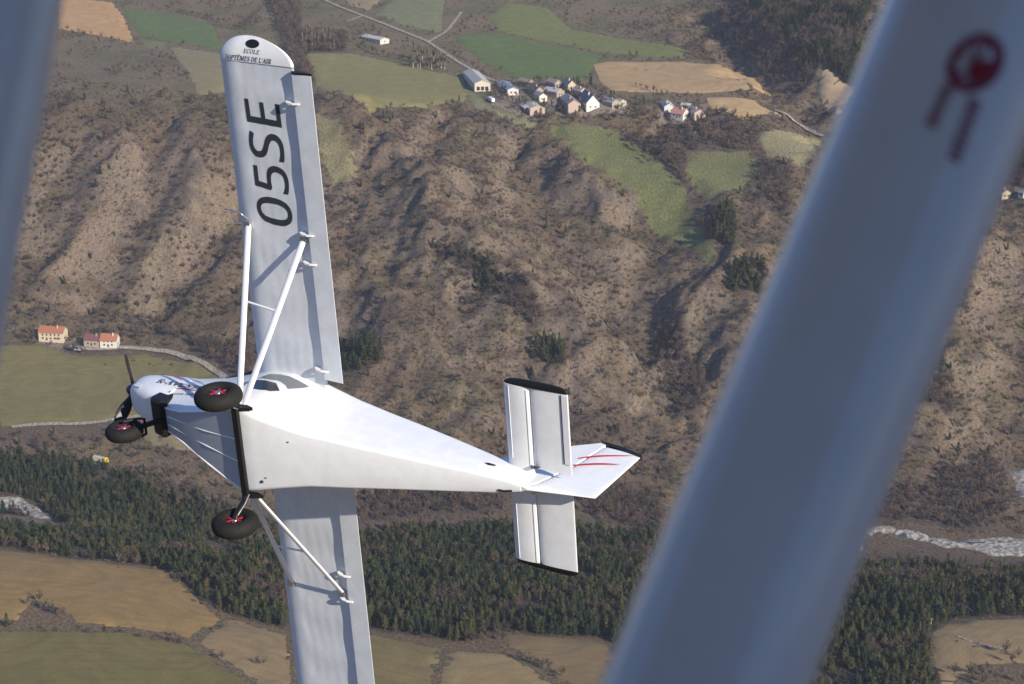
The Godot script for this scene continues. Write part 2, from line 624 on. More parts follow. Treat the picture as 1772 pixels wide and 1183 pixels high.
# a sheet that lies on the ground inside a polygon
func drape(q: PackedVector2Array, lift: float, wob := 0.35, turn := 0.0) -> ArrayMesh:
	var ring := PackedVector2Array()
	for i in q.size():
		var a := q[i]
		var b := q[(i + 1) % q.size()]
		var n := maxi(1, int(a.distance_to(b) / 3.5))
		for k in n:
			var p := a.lerp(b, float(k) / n)
			ring.append(p + Vector2(n_fin.get_noise_2d(p.x * 1.3, p.y), n_fin.get_noise_2d(p.y, p.x * 1.3)) * wob * 3.0)
	var rim := {}
	for p in ring:
		rim[p] = true
	var pts := PackedVector2Array(ring)
	var lo := ring[0]
	var hi := ring[0]
	for p in ring:
		lo = lo.min(p); hi = hi.max(p)
	for j in range(int((lo.y - GZ0) / GS), int((hi.y - GZ0) / GS) + 1, 2):
		for i in range(int((lo.x - GX0) / GS), int((hi.x - GX0) / GS) + 1, 2):
			var p := Vector2(GX0 + i * GS, GZ0 + j * GS)
			if Geometry2D.is_point_in_polygon(p, ring):
				pts.append(p)
	var tri := Geometry2D.triangulate_delaunay(pts)
	var st := st_new(true)
	for t in range(0, tri.size(), 3):
		var c := (pts[tri[t]] + pts[tri[t + 1]] + pts[tri[t + 2]]) / 3.0
		if not Geometry2D.is_point_in_polygon(c, ring):
			continue
		var a := pts[tri[t]]
		var b := pts[tri[t + 1]]
		var d := pts[tri[t + 2]]
		if (b - a).cross(d - a) < 0:
			var s := b; b = d; d = s
		for p in [a, b, d]:
			var h := gh(p.x, p.y)
			for o in [Vector2(1.8, 0), Vector2(-1.8, 0), Vector2(0, 1.8), Vector2(0, -1.8)]:
				h = maxf(h, gh(p.x + o.x, p.y + o.y))
			st.set_uv(Vector2(p.x, p.y).rotated(-turn) / 96.0)
			st.add_vertex(Vector3(p.x, (gh(p.x, p.y) - 0.12) if rim.has(p) else h + lift, p.y))
	return st_done(st)

const FIELDS := [
	# outline in pixels, linear colour, furrow strength
	[[[100, -8], [196, 4], [214, 26], [236, 76], [185, 64], [100, 50]], [0.36, 0.215, 0.120]],
	[[[210, 12], [300, 25], [368, 42], [394, 92], [330, 78], [243, 62], [222, 36]], [0.082, 0.112, 0.045]],
	[[[243, 68], [288, 72], [292, 86], [248, 82]], [0.12, 0.125, 0.068]],
	[[[292, 80], [384, 92], [396, 160], [342, 166], [312, 110]], [0.185, 0.155, 0.095]],
	[[[783, 62], [860, 56], [1044, 96], [1030, 112], [1016, 138], [940, 138], [880, 132], [832, 106]], [0.080, 0.112, 0.042]],
	[[[846, 28], [880, 4], [950, 14], [988, 50], [1184, 86], [1188, 102], [1050, 92], [862, 54]], [0.118, 0.130, 0.052]],
	[[[1024, 112], [1048, 106], [1180, 106], [1284, 122], [1334, 166], [1215, 162], [1060, 158], [1040, 146]], [0.31, 0.210, 0.130]],
	[[[1218, 168], [1300, 172], [1352, 202], [1270, 200], [1228, 188]], [0.33, 0.225, 0.135]],
	[[[600, -8], [668, -8], [640, 18], [600, 10]], [0.22, 0.165, 0.12]],
	[[[648, 26], [690, -8], [772, -8], [766, 58], [700, 44]], [0.135, 0.14, 0.085]],
	[[[528, 92], [610, 92], [700, 112], [800, 134], [812, 150], [808, 176], [700, 186], [600, 168], [548, 150]], [0.165, 0.148, 0.070]],
	[[[800, 148], [850, 186], [940, 212], [900, 222], [820, 186]], [0.15, 0.15, 0.085], 1],
	[[[948, 214], [1060, 222], [1120, 262], [1186, 330], [1232, 420], [1244, 464], [1200, 432], [1096, 332], [1000, 272]], [0.112, 0.120, 0.048], 1],
	[[[1190, 262], [1300, 262], [1312, 300], [1290, 330], [1222, 345], [1184, 304]], [0.125, 0.125, 0.055], 1],
	[[[1306, 236], [1424, 240], [1400, 292], [1330, 276]], [0.19, 0.17, 0.095], 1],
	[[[1424, 114], [1482, 150], [1452, 214], [1412, 160]], [0.34, 0.245, 0.18]],
	[[[544, 196], [582, 206], [622, 296], [606, 322], [572, 312], [552, 260]], [0.165, 0.15, 0.08], 1],
	[[[-380, 590], [70, 596], [140, 616], [250, 612], [340, 626], [392, 656], [330, 700], [250, 718], [200, 722], [130, 732], [20, 738], [-380, 738]], [0.138, 0.118, 0.058]],
	[[[230, 732], [330, 720], [410, 760], [330, 780], [260, 772]], [0.155, 0.13, 0.085]],
	[[[-380, 944], [80, 960], [280, 986], [334, 1026], [388, 1074], [328, 1104], [220, 1085], [130, 1080], [110, 1056], [60, 1040], [30, 1074], [-380, 1078]], [0.200, 0.130, 0.062]],
	[[[-380, 1092], [120, 1090], [220, 1092], [330, 1116], [430, 1180], [450, 1230], [-380, 1230]], [0.122, 0.100, 0.042]],
	[[[395, 1068], [500, 1098], [510, 1230], [456, 1230], [432, 1172], [340, 1112]], [0.20, 0.14, 0.085]],
	[[[635, 1094], [764, 1122], [742, 1230], [620, 1230]], [0.155, 0.118, 0.058]],
	[[[774, 1124], [876, 1130], [930, 1160], [980, 1200], [970, 1230], [748, 1230]], [0.21, 0.15, 0.085]],
	[[[868, 1094], [960, 1102], [1060, 1110], [1090, 1230], [1010, 1200], [884, 1122]], [0.165, 0.115, 0.068]],
	[[[1604, 1100], [1640, 1076], [2150, 1082], [2150, 1150], [1700, 1150], [1640, 1190], [1626, 1190]], [0.225, 0.155, 0.095]],
	[[[1690, 1196], [2150, 1166], [2150, 1260], [1690, 1250]], [0.22, 0.15, 0.09]],
]

func build_fields() -> void:
	var woods := [
		[[[-380, 778], [120, 792], [200, 812], [330, 850], [420, 892], [476, 916], [500, 1090], [392, 1062], [336, 1022], [282, 982], [80, 956], [-380, 940]], 4],
		[[[600, 930], [760, 916], [880, 906], [1010, 914], [1160, 948], [1080, 1130], [1060, 1106], [960, 1100], [866, 1092], [800, 1112], [640, 1088], [560, 1080]], 4],
		[[[1440, 990], [1560, 968], [1640, 980], [1690, 992], [2150, 992], [2150, 1076], [1640, 1072], [1600, 1100], [1624, 1230], [1380, 1230]], 4],
		[[[1100, 925], [1480, 960], [1400, 1230], [1070, 1230]], 4],
		[[[1262, -8], [1510, -8], [1480, 145], [1424, 108], [1392, 150], [1350, 120], [1320, 60]], 7],
		[[[1640, 180], [1800, 120], [1800, 330], [1690, 310]], 7],
		[[[1180, 204], [1290, 214], [1280, 258], [1200, 256]], 5], [[[1300, 282], [1370, 286], [1366, 352], [1310, 350]], 5],
		[[[462, -8], [520, -8], [522, 60], [560, 130], [540, 150], [500, 100]], 5], [[[520, 52], [600, 60], [600, 90], [524, 92]], 5],
		[[[1240, 20], [1300, 10], [1370, 90], [1390, 160], [1330, 150], [1280, 90]], 5],
		[[[1640, 800], [1730, 800], [1738, 890], [1690, 925], [1600, 905]], 5],
		[[[1480, 860], [1640, 850], [1640, 905], [1480, 912]], 5],
		[[[640, 850], [880, 850], [880, 885], [620, 905]], 5], [[[1000, 850], [1150, 860], [1150, 925], [1010, 890]], 5],
		[[[1080, 230], [1180, 330], [1220, 330], [1290, 300], [1180, 240]], 5],
		[[[240, 560], [420, 600], [440, 650], [380, 640], [330, 600]], 5],
		[[[1140, 560], [1220, 640], [1210, 760], [1160, 700]], 5],
		[[[560, 600], [650, 590], [664, 632], [600, 646]], 7], [[[740, 404], [800, 430], [940, 530], [920, 570], [830, 500], [750, 430]], 7],
		[[[1230, 362], [1270, 362], [1272, 424], [1232, 420]], 7], [[[1262, 452], [1324, 456], [1316, 510], [1256, 500]], 7],
		[[[1580, 640], [1650, 640], [1644, 722], [1560, 716]], 7], [[[930, 590], [980, 590], [980, 630], [920, 620]], 7],
		[[[320, 270], [350, 270], [368, 350], [352, 420], [330, 420], [318, 350]], 6], [[[236, 300], [250, 300], [262, 380], [232, 370]], 6],
		[[[785, 300], [826, 316], [820, 346], [790, 336]], 6], [[[1010, 640], [1090, 680], [1180, 725], [1160, 728], [1060, 690]], 6], [[[580, 480], [604, 480], [600, 590], [580, 580]], 6],
		[[[200, 262], [246, 262], [240, 280], [200, 276]], 6], [[[1020, 330], [1060, 330], [1050, 372], [1016, 366]], 6],
	]
	for w in woods:
		mark(poly(w[0]), w[1])
	mark(poly([[858, 140], [1000, 148], [1085, 172], [1085, 196], [1000, 200], [905, 206], [850, 180]]), 3)
	mark(poly([[1140, 176], [1225, 180], [1222, 212], [1140, 210]]), 3)
	mark(poly([[60, 582], [140, 584], [215, 594], [215, 612], [130, 614], [60, 598]]), 3)
	mark(poly([[-380, 876], [60, 894], [104, 898], [140, 912], [100, 922], [60, 918], [-380, 902]]), 6)
	var no := 0
	for f in FIELDS:
		var q := poly(f[0])
		mark(q, 1)
		var k := 1.4
		var m := mk(lin(f[1][0] * k, f[1][1] * k, f[1][2] * k * 0.80), 0.97)
		m.albedo_texture = M.rows
		no += 1
		if f.size() > 2:
			painted.append([q, Color(f[1][0], f[1][1], f[1][2]) * k])
			continue
		structure("field", drape(q, 0.25, 0.35, (q[1] - q[0]).angle()), m)
	# river beds and water
	for r in [
		[[1470, 914], [1530, 909], [1600, 922], [1655, 937], [1690, 931], [1740, 928], [2150, 932], [2150, 956], [1766, 960], [1720, 961], [1680, 952], [1640, 947], [1560, 927], [1520, 922], [1496, 936], [1486, 956], [1470, 958]],
		[[-380, 846], [20, 856], [60, 872], [104, 900], [60, 896], [30, 884], [-380, 878]],
		[[1748, 812], [2150, 806], [2150, 870], [1800, 900], [1772, 880]]]:
		var q := poly(r)
		mark(q, 2)
		structure("river_bed", drape(q, 0.5, 1.2), M.gravel)
	for r in [
		[[1470, 926], [1530, 916], [1640, 938], [1690, 950], [1650, 947], [1530, 922], [1490, 934], [1470, 944]],
		[[1660, 938], [1700, 934], [2150, 936], [2150, 941], [1720, 940], [1680, 948]],
		[[-380, 852], [20, 862], [60, 878], [90, 894], [50, 880], [10, 868], [-380, 862]],
		[[1754, 818], [2150, 814], [2150, 860], [1790, 866]]]:
		structure("river", drape(poly(r), 0.75, 1.0), M.water)

func ground_color(x: float, z: float, c: int, sl: float) -> Color:
	var a := n_col.get_noise_2d(x, z)
	var b := n_mid.get_noise_2d(x * 1.4 + 90, z * 1.4)
	var d := n_fin.get_noise_2d(x, z + 400)
	var col := Color(0.165, 0.120, 0.084).lerp(Color(0.148, 0.125, 0.072), smoothstep(-0.2, 0.4, a))
	col = col.lerp(Color(0.125, 0.10, 0.09), smoothstep(0.0, 0.5, b) * 0.8)
	col = col.lerp(Color(0.25, 0.19, 0.14), smoothstep(0.2, 0.6, d + a * 0.35) * 0.6)
	if z > -980.0 and c == 0:
		col = col.lerp(Color(0.235, 0.172, 0.098), 0.7)
	if z < -1520.0 and sl < 0.25:
		col = col.lerp(Color(0.245, 0.190, 0.115).lerp(Color(0.165, 0.158, 0.075), smoothstep(-0.15, 0.25, n_mid.get_noise_2d(x * 0.6, z * 0.6 + 55.0))), smoothstep(0.25, 0.1, sl) * 0.8)
	if c == 0 and z < -1080.0:
		col = col.lerp(Color(0.235, 0.172, 0.105), smoothstep(0.45, 1.0, rill(x, z) + 0.3 * d) * 0.75)
	if sl > 0.62:
		col = col.lerp(Color(0.28, 0.225, 0.18), smoothstep(0.62, 0.95, sl) * 0.6)
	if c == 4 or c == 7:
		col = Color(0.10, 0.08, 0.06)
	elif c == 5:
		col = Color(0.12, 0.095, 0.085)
	elif c == 6:
		col = Color(0.29, 0.225, 0.165).lerp(Color(0.19, 0.15, 0.12), smoothstep(-0.3, 0.3, d + b * 0.6))
	elif c == 3:
		col = Color(0.30, 0.245, 0.20).lerp(Color(0.19, 0.17, 0.12), smoothstep(-0.1, 0.3, b))
	elif c == 1:
		col = Color(0.17, 0.14, 0.085)
	return col * (1.0 if z < -1560.0 else 0.92)

func build_ground_mesh() -> void:
	var verts := PackedVector3Array()
	var nors := PackedVector3Array()
	var cols := PackedColorArray()
	verts.resize(GNX * GNZ); nors.resize(GNX * GNZ); cols.resize(GNX * GNZ)
	for j in GNZ:
		for i in GNX:
			var o := j * GNX + i
			var x := GX0 + i * GS
			var z := GZ0 + j * GS
			verts[o] = Vector3(x, gh_arr[o], z)
			var dx := (gh_arr[o + (1 if i < GNX - 1 else 0)] - gh_arr[o - (1 if i > 0 else 0)]) / (2.0 * GS)
			var dz := (gh_arr[o + (GNX if j < GNZ - 1 else 0)] - gh_arr[o - (GNX if j > 0 else 0)]) / (2.0 * GS)
			nors[o] = Vector3(-dx, 1, -dz).normalized()
			cols[o] = ground_color(x, z, cls[o], sqrt(dx * dx + dz * dz))
			if cls[o] == 1:
				var w := Vector2(x + 5.0 * n_fin.get_noise_2d(x, z), z + 5.0 * n_fin.get_noise_2d(z, x))
				for q in painted:
					if Geometry2D.is_point_in_polygon(w, q[0]):
						var v := 1.19 * (1.0 + 0.25 * n_mid.get_noise_2d(x, z))
						cols[o] = Color(q[1].r * v, q[1].g * v, q[1].b * v)
	var idx := PackedInt32Array()
	idx.resize((GNX - 1) * (GNZ - 1) * 6)
	var k := 0
	for j in GNZ - 1:
		for i in GNX - 1:
			var o := j * GNX + i
			idx[k] = o; idx[k + 1] = o + 1; idx[k + 2] = o + GNX + 1
			idx[k + 3] = o; idx[k + 4] = o + GNX + 1; idx[k + 5] = o + GNX
			k += 6
	var arr := []
	arr.resize(Mesh.ARRAY_MAX)
	arr[Mesh.ARRAY_VERTEX] = verts; arr[Mesh.ARRAY_NORMAL] = nors; arr[Mesh.ARRAY_COLOR] = cols; arr[Mesh.ARRAY_INDEX] = idx
	var am := ArrayMesh.new()
	am.add_surface_from_arrays(Mesh.PRIMITIVE_TRIANGLES, arr)
	structure("hillside", am, M.ground)
	# the land beyond, out to the horizon
	var xs := [-9000.0, -6000.0, -4000.0, -2600.0, -1700.0, -1100.0]
	var e0 := GX0
	var e1 := GX0 + (GNX - 1) * GS
	var nx := 24
	for i in nx + 1:
		xs.append(lerpf(e0, e1, float(i) / nx))
	xs.append_array([1100.0, 1700.0, 2600.0, 4000.0, 6000.0, 9000.0])
	var zs := [-12000.0, -9000.0, -6500.0, -4800.0, -3700.0, -3000.0]
	var f0 := GZ0
	var f1 := GZ0 + (GNZ - 1) * GS
	var nz := 30
	for i in nz + 1:
		zs.append(lerpf(f0, f1, float(i) / nz))
	zs.append_array([-350.0, 100.0, 700.0, 1600.0, 3000.0, 6000.0])
	var st := st_new(true)
	for j in zs.size() - 1:
		for i in xs.size() - 1:
			if xs[i] >= e0 - 1 and xs[i + 1] <= e1 + 1 and zs[j] >= f0 - 1 and zs[j + 1] <= f1 + 1:
				continue
			var p := []
			for c in [[0, 0], [1, 0], [1, 1], [0, 1]]:
				var x: float = xs[i + c[0]]
				var z: float = zs[j + c[1]]
				p.append(Vector3(x, base_h(x, z) - (0.0), z))
			for t in [0, 1, 2, 0, 2, 3]:
				st.set_color(ground_color(p[t].x, p[t].z, 0, 0.0))
				st.add_vertex(p[t])
	structure("terrain", st_done(st), M.ground)

func build_roads() -> void:
	for r in [
		[[[20, 740], [80, 734], [140, 735], [190, 728], [232, 722], [270, 716]], 4.2],
		[[[204, 602], [250, 604], [300, 611], [340, 624], [368, 640], [392, 658], [420, 690]], 4.2],
		[[[205, 603], [165, 606], [110, 600]], 5.0],
		[[[560, 0], [592, 14], [628, 28], [690, 52], [740, 72], [800, 112], [848, 138], [866, 142]], 3.6],
		[[[628, 28], [600, 38], [588, 40]], 3.2],
		[[[740, 74], [772, 56], [782, 44], [800, 20]], 3.0],
		[[[1340, 190], [1380, 214], [1430, 240]], 2.6],
		[[[1655, 1102], [1690, 1116], [1730, 1124], [1772, 1130]], 1.4]]:
		var line := []
		for i in r[0].size() - 1:
			var a := pick(r[0][i][0], r[0][i][1])
			var b := pick(r[0][i + 1][0], r[0][i + 1][1])
			var n := maxi(1, int(a.distance_to(b) / 4.0))
			for k in n:
				line.append(a.lerp(b, float(k) / n))
		# soften the corners
		for it in 3:
			var l2 := line.duplicate()
			for i in range(1, line.size() - 1):
				l2[i] = (line[i - 1] + line[i] * 2.0 + line[i + 1]) / 4.0
			line = l2
		for p in line:
			var gi := int(round((p.x - GX0) / GS))
			var gj := int(round((p.z - GZ0) / GS))
			for dj in range(-1, 4):
				for di in range(-1, 2):
					if gi + di > 0 and gj + dj > 0 and gi + di < GNX and gj + dj < GNZ and cls[(gj + dj) * GNX + gi + di] != 1:
						cls[(gj + dj) * GNX + gi + di] = 8
		var st := st_new(true)
		var prev := []
		for i in line.size():
			var d: Vector3 = line[mini(i + 1, line.size() - 1)] - line[maxi(i - 1, 0)]
			var s: Vector3 = Vector3(-d.z, 0, d.x).normalized() * (r[1] * 0.5 * (1.0 + 0.25 * n_fin.get_noise_2d(line[i].x, line[i].z)))
			var row := []
			for q in [-1.0, 0.0, 1.0]:
				var p: Vector3 = line[i] + s * q
				var h := gh(p.x, p.z)
				for o in [-2.0, 2.0]:
					h = maxf(h, maxf(gh(p.x + o, p.z), gh(p.x, p.z + o)))
				row.append(Vector3(p.x, h + 0.45, p.z))
			if i > 0:
				for q in 2:
					quad(st, prev[q], row[q], row[q + 1], prev[q + 1])
			prev = row
		structure("track", st_done(st), M.road)

# ================================================================ buildings
func gable(l: float, w: float, h: float) -> ArrayMesh:
	# walls with their gable ends, ridge along x
	var st := st_new()
	box_to(st, Vector3(-l / 2, -2.0, -w / 2), Vector3(l / 2, h, w / 2))
	return st_done(st)

func wall_mesh(l: float, w: float, h: float, r: float) -> ArrayMesh:
	var secs := []
	for x in [-l / 2, l / 2]:
		secs.append(PackedVector3Array([Vector3(x, -2, -w / 2), Vector3(x, h, -w / 2), Vector3(x, h + r, 0), Vector3(x, h, w / 2), Vector3(x, -2, w / 2)]))
	return loft(secs, true, false)

func roof_mesh(l: float, w: float, h: float, r: float) -> ArrayMesh:
	var o := 0.45
	var t := 0.22
	var k := r / (w / 2)
	var secs := []
	for x in [-l / 2 - o, l / 2 + o]:
		var y0 := h - k * o + 0.03
		secs.append(PackedVector3Array([Vector3(x, y0, -w / 2 - o), Vector3(x, y0 + t, -w / 2 - o), Vector3(x, h + r + t + 0.03, 0), Vector3(x, y0 + t, w / 2 + o), Vector3(x, y0, w / 2 + o), Vector3(x, h + r + 0.03, 0)]))
	# the ring is not convex, so the ends are closed by hand
	var st := st_new()
	var a = secs[0]
	var b = secs[1]
	for i in 6:
		quad(st, a[i], b[i], b[(i + 1) % 6], a[(i + 1) % 6])
	for s in secs:
		quad(st, s[0], s[1], s[2], s[5]); quad(st, s[5], s[2], s[3], s[4])
	return st_done(st)

func house(label: String, front: Array, back: Array, w: float, h: float, r: float, wall: Color, roof: Color, opts := {}) -> Node3D:
	# front and back: pixels of the middle of the two gable ends at ground level
	var a := pick(front[0], front[1])
	var b := pick(back[0], back[1])
	if opts.has("len"):
		b = a + (b - a).normalized() * opts.len
	var c := (a + b) / 2.0
	var ax := Vector3(a.x - b.x, 0, a.z - b.z)
	var l := maxf(ax.length(), 5.0)
	ax = ax.normalized()
	var bs := Basis(ax, Vector3.UP, ax.cross(Vector3.UP))
	c = on_ground(c.x, c.z)
	c.y = minf(minf(gh(a.x, a.z), gh(b.x, b.z)), c.y) + 0.6
	var t := thing(opts.get("name", "house"), label, opts.get("cat", "house"), Transform3D(bs, c), opts.get("group", ""))
	var wm := mk(wall, 0.9, M.field_tex, 0.3)
	var rm := mk(roof, 0.85, M.field_tex, 0.45)
	part("wall", wall_mesh(l, w, h, r), wm, t)
	var rf := part("roof", roof_mesh(l, w, h, r), rm, t)
	if opts.get("chimney", true):
		part("chimney", box_mesh(Vector3(l * 0.2, h + r * 0.6, w * 0.1), Vector3(l * 0.2 + 0.8, h + r + 1.1, w * 0.1 + 0.8)), wm, rf)
	# windows on both long sides and the front gable
	var wins: int = opts.get("wins", 3)
	for sgn in [-1.0, 1.0]:
		for fl in (2 if h > 4.4 else 1):
			for i in wins:
				var x: float = lerpf(-l / 2 + 1.6, l / 2 - 1.6, (i + 0.5) / wins)
				var y: float = 1.0 + fl * 2.5
				if fl == 0 and i == 1:
					part("door", box_mesh(Vector3(x - 0.6, 0, sgn * (w / 2 + 0.03) - 0.05), Vector3(x + 0.6, 2.1, sgn * (w / 2 + 0.03) + 0.05)), M.wood_door, t)
				else:
					part("window", box_mesh(Vector3(x - 0.55, y, sgn * (w / 2 + 0.02) - 0.05), Vector3(x + 0.55, y + 1.3, sgn * (w / 2 + 0.02) + 0.05)), M.glass_win, t)
	for i in opts.get("gable_wins", 2):
		var n: int = opts.get("gable_wins", 2)
		var z: float = lerpf(-w / 2 + 1.2, w / 2 - 1.2, (i + 0.5) / n)
		var gw: float = opts.get("gw", 0.55)
		var y0: float = opts.get("gy", 1.0)
		part("window" if gw < 1.0 else "doorway", box_mesh(Vector3(l / 2 - 0.05, y0, z - gw), Vector3(l / 2 + 0.05, y0 + gw * 2.4, z + gw)), M.glass_win, t)
	return t

func build_buildings() -> void:
	var cream := lin(0.62, 0.52, 0.38)
	var white := lin(0.68, 0.65, 0.60)
	var stone := lin(0.40, 0.34, 0.28)
	var rose := lin(0.52, 0.40, 0.33)
	var orange := lin(0.40, 0.16, 0.09)
	var maroon := lin(0.19, 0.085, 0.085)
	var grey := lin(0.33, 0.33, 0.33)
	var slate := lin(0.16, 0.19, 0.23)
	var pale := lin(0.50, 0.48, 0.42)
	house("cream two-storey farmhouse with an orange hip end roof above the olive meadow", [114, 588], [72, 584], 10.0, 5.6, 3.4, cream, orange, {"wins": 5})
	house("low farmhouse with a dark maroon roof attached beside the orange roofed house", [176, 597], [150, 596], 8.5, 4.0, 3.2, stone, maroon, {"wins": 3})
	house("white farmhouse with a bright orange tiled roof beside the maroon roofed one", [205, 599], [177, 598], 9.0, 4.6, 3.8, white, orange, {"wins": 3})
	var g := "houses of the hilltop village"
	house("large pale barn with three dark doorways in its gable beside the green field", [835, 158], [815, 132], 13.0, 6.0, 2.6, lin(0.62, 0.55, 0.46), pale, {"name": "barn", "cat": "barn", "chimney": false, "wins": 0, "gable_wins": 3, "gw": 1.3, "gy": 0.2, "group": g})
	house("long shed with a blue grey metal roof next to the large barn", [888, 165], [870, 148], 9.0, 4.2, 1.6, white, lin(0.25, 0.31, 0.42), {"name": "shed", "cat": "shed", "chimney": false, "wins": 2, "group": g})
	house("house with a pale yellow roof and pinkish wall at the village edge", [930, 200], [918, 182], 12.0, 5.0, 2.4, rose, lin(0.55, 0.52, 0.40), {"group": g})
	house("lean shed with a white sheet roof against the pale yellow roofed house", [914, 194], [904, 180], 6.0, 3.0, 1.0, stone, lin(0.7, 0.68, 0.7), {"name": "shed", "cat": "shed", "chimney": false, "wins": 2, "gable_wins": 1, "group": g})
	house("white house with a steep bright gable and slate blue roof", [1026, 190], [1012, 172], 10.5, 5.0, 6.0, lin(0.80, 0.77, 0.72), slate, {"group": g})
	house("tan house with a wide blank gable and weathered grey roof", [994, 193], [980, 172], 10.0, 5.5, 3.2, rose, lin(0.34, 0.31, 0.27), {"group": g, "gable_wins": 0})
	house("small cream cottage with a pointed gable under dark evergreen trees", [990, 157], [980, 148], 7.0, 4.2, 3.6, cream, stone, {"group": g})
	house("low house with a lilac white roof in the middle of the village", [970, 168], [946, 162], 8.5, 3.8, 2.4, stone, lin(0.50, 0.47, 0.50), {"group": g})
	house("little bright white house behind the pale yellow roof", [940, 176], [930, 168], 6.5, 4.0, 2.2, lin(0.75, 0.68, 0.58), grey, {"group": g, "chimney": false})
	house("old house with a rusty brown tiled roof beside the lilac roof", [934, 166], [922, 157], 7.0, 4.0, 2.8, stone, lin(0.30, 0.18, 0.13), {"group": g})
	house("grey roofed stone house near the foot of the tan ploughed field", [1066, 188], [1048, 176], 8.0, 4.4, 2.6, stone, grey, {"group": g})
	house("ruined stone cottage with a pale broken roof at the village end", [1078, 184], [1066, 176], 6.0, 3.2, 1.6, pale, lin(0.42, 0.40, 0.36), {"group": g, "chimney": false})
	house("narrow pinkish house behind the tan blank gable", [1010, 168], [996, 162], 7.0, 4.4, 2.6, rose, stone, {"group": g})
	house("low outbuilding with a dull rose roof behind the blue shed", [920, 150], [902, 146], 7.0, 3.2, 2.0, stone, lin(0.33, 0.25, 0.22), {"name": "outbuilding", "cat": "outbuilding", "group": g, "chimney": false})
	house("old barn with a brown grey roof among bare trees by the green field", [966, 152], [950, 148], 7.0, 3.6, 2.4, stone, lin(0.30, 0.25, 0.22), {"name": "barn", "cat": "barn", "group": g, "chimney": false})
	var g2 := "houses of the small hamlet"
	house("white walled house with a salmon pink tiled roof in the small hamlet", [1187, 204], [1166, 203], 8.5, 3.6, 4.0, white, lin(0.50, 0.25, 0.20), {"group": g2})
	house("white house with a pale grey roof left of the salmon pink roof", [1158, 196], [1152, 184], 8.0, 4.6, 2.6, white, lin(0.48, 0.49, 0.46), {"group": g2})
	house("long pinkish beige house at the end of the small hamlet", [1211, 206], [1196, 192], 9.0, 4.4, 2.6, rose, lin(0.46, 0.38, 0.35), {"group": g2})
	house("pale green roofed shed behind the salmon pink roof", [1196, 190], [1180, 188], 6.0, 3.0, 1.4, stone, lin(0.45, 0.50, 0.45), {"name": "shed", "cat": "shed", "chimney": false, "group": g2})
	house("long white farm shed with dark openings standing alone in the upper pasture", [666, 76], [634, 66], 10.0, 3.4, 1.8, lin(0.62, 0.60, 0.53), lin(0.55, 0.54, 0.50), {"name": "shed", "cat": "shed", "chimney": false, "wins": 5, "gable_wins": 1})
	house("tan house alone on the wooded slope by the stream", [1741, 344], [1734, 336], 7.0, 3.6, 2.4, cream, lin(0.36, 0.28, 0.20), {})
	house("white house with a pale blue roof on the wooded slope", [1707, 316], [1702, 310], 6.0, 3.2, 1.8, white, lin(0.48, 0.53, 0.58), {})
	house("little white house at the edge of the wooded slope", [1775, 341], [1766, 338], 5.0, 2.6, 1.4, lin(0.75, 0.70, 0.68), grey, {})
	house("small hut with a pale metal roof among the pines by the brown field", [1606, 1080], [1596, 1074], 3.4, 2.4, 0.9, stone, lin(0.55, 0.54, 0.50), {"name": "hut", "cat": "hut", "chimney": false, "wins": 1, "gable_wins": 1})
	# vehicles
	vehicle("delivery_trailer", "trailer", "long white trailer parked in the grass beside the large barn", pick(846, 172), pick(855, 181), 2.6, 2.6, lin(0.78, 0.78, 0.76), lin(0.78, 0.78, 0.76), 0.0)
	vehicle("tipper_truck", "truck", "yellow truck with a pale load bed parked by the pine wood", pick(162, 795), pick(186, 803), 2.9, 2.6, lin(0.55, 0.50, 0.40), lin(0.66, 0.42, 0.02), 0.32)
	vehicle("parked_car", "car", "small white car parked in the farmyard between the two farmhouses", pick(128, 606), pick(140, 609), 1.9, 0.9, lin(0.7, 0.72, 0.76), lin(0.35, 0.38, 0.44), 0.6)

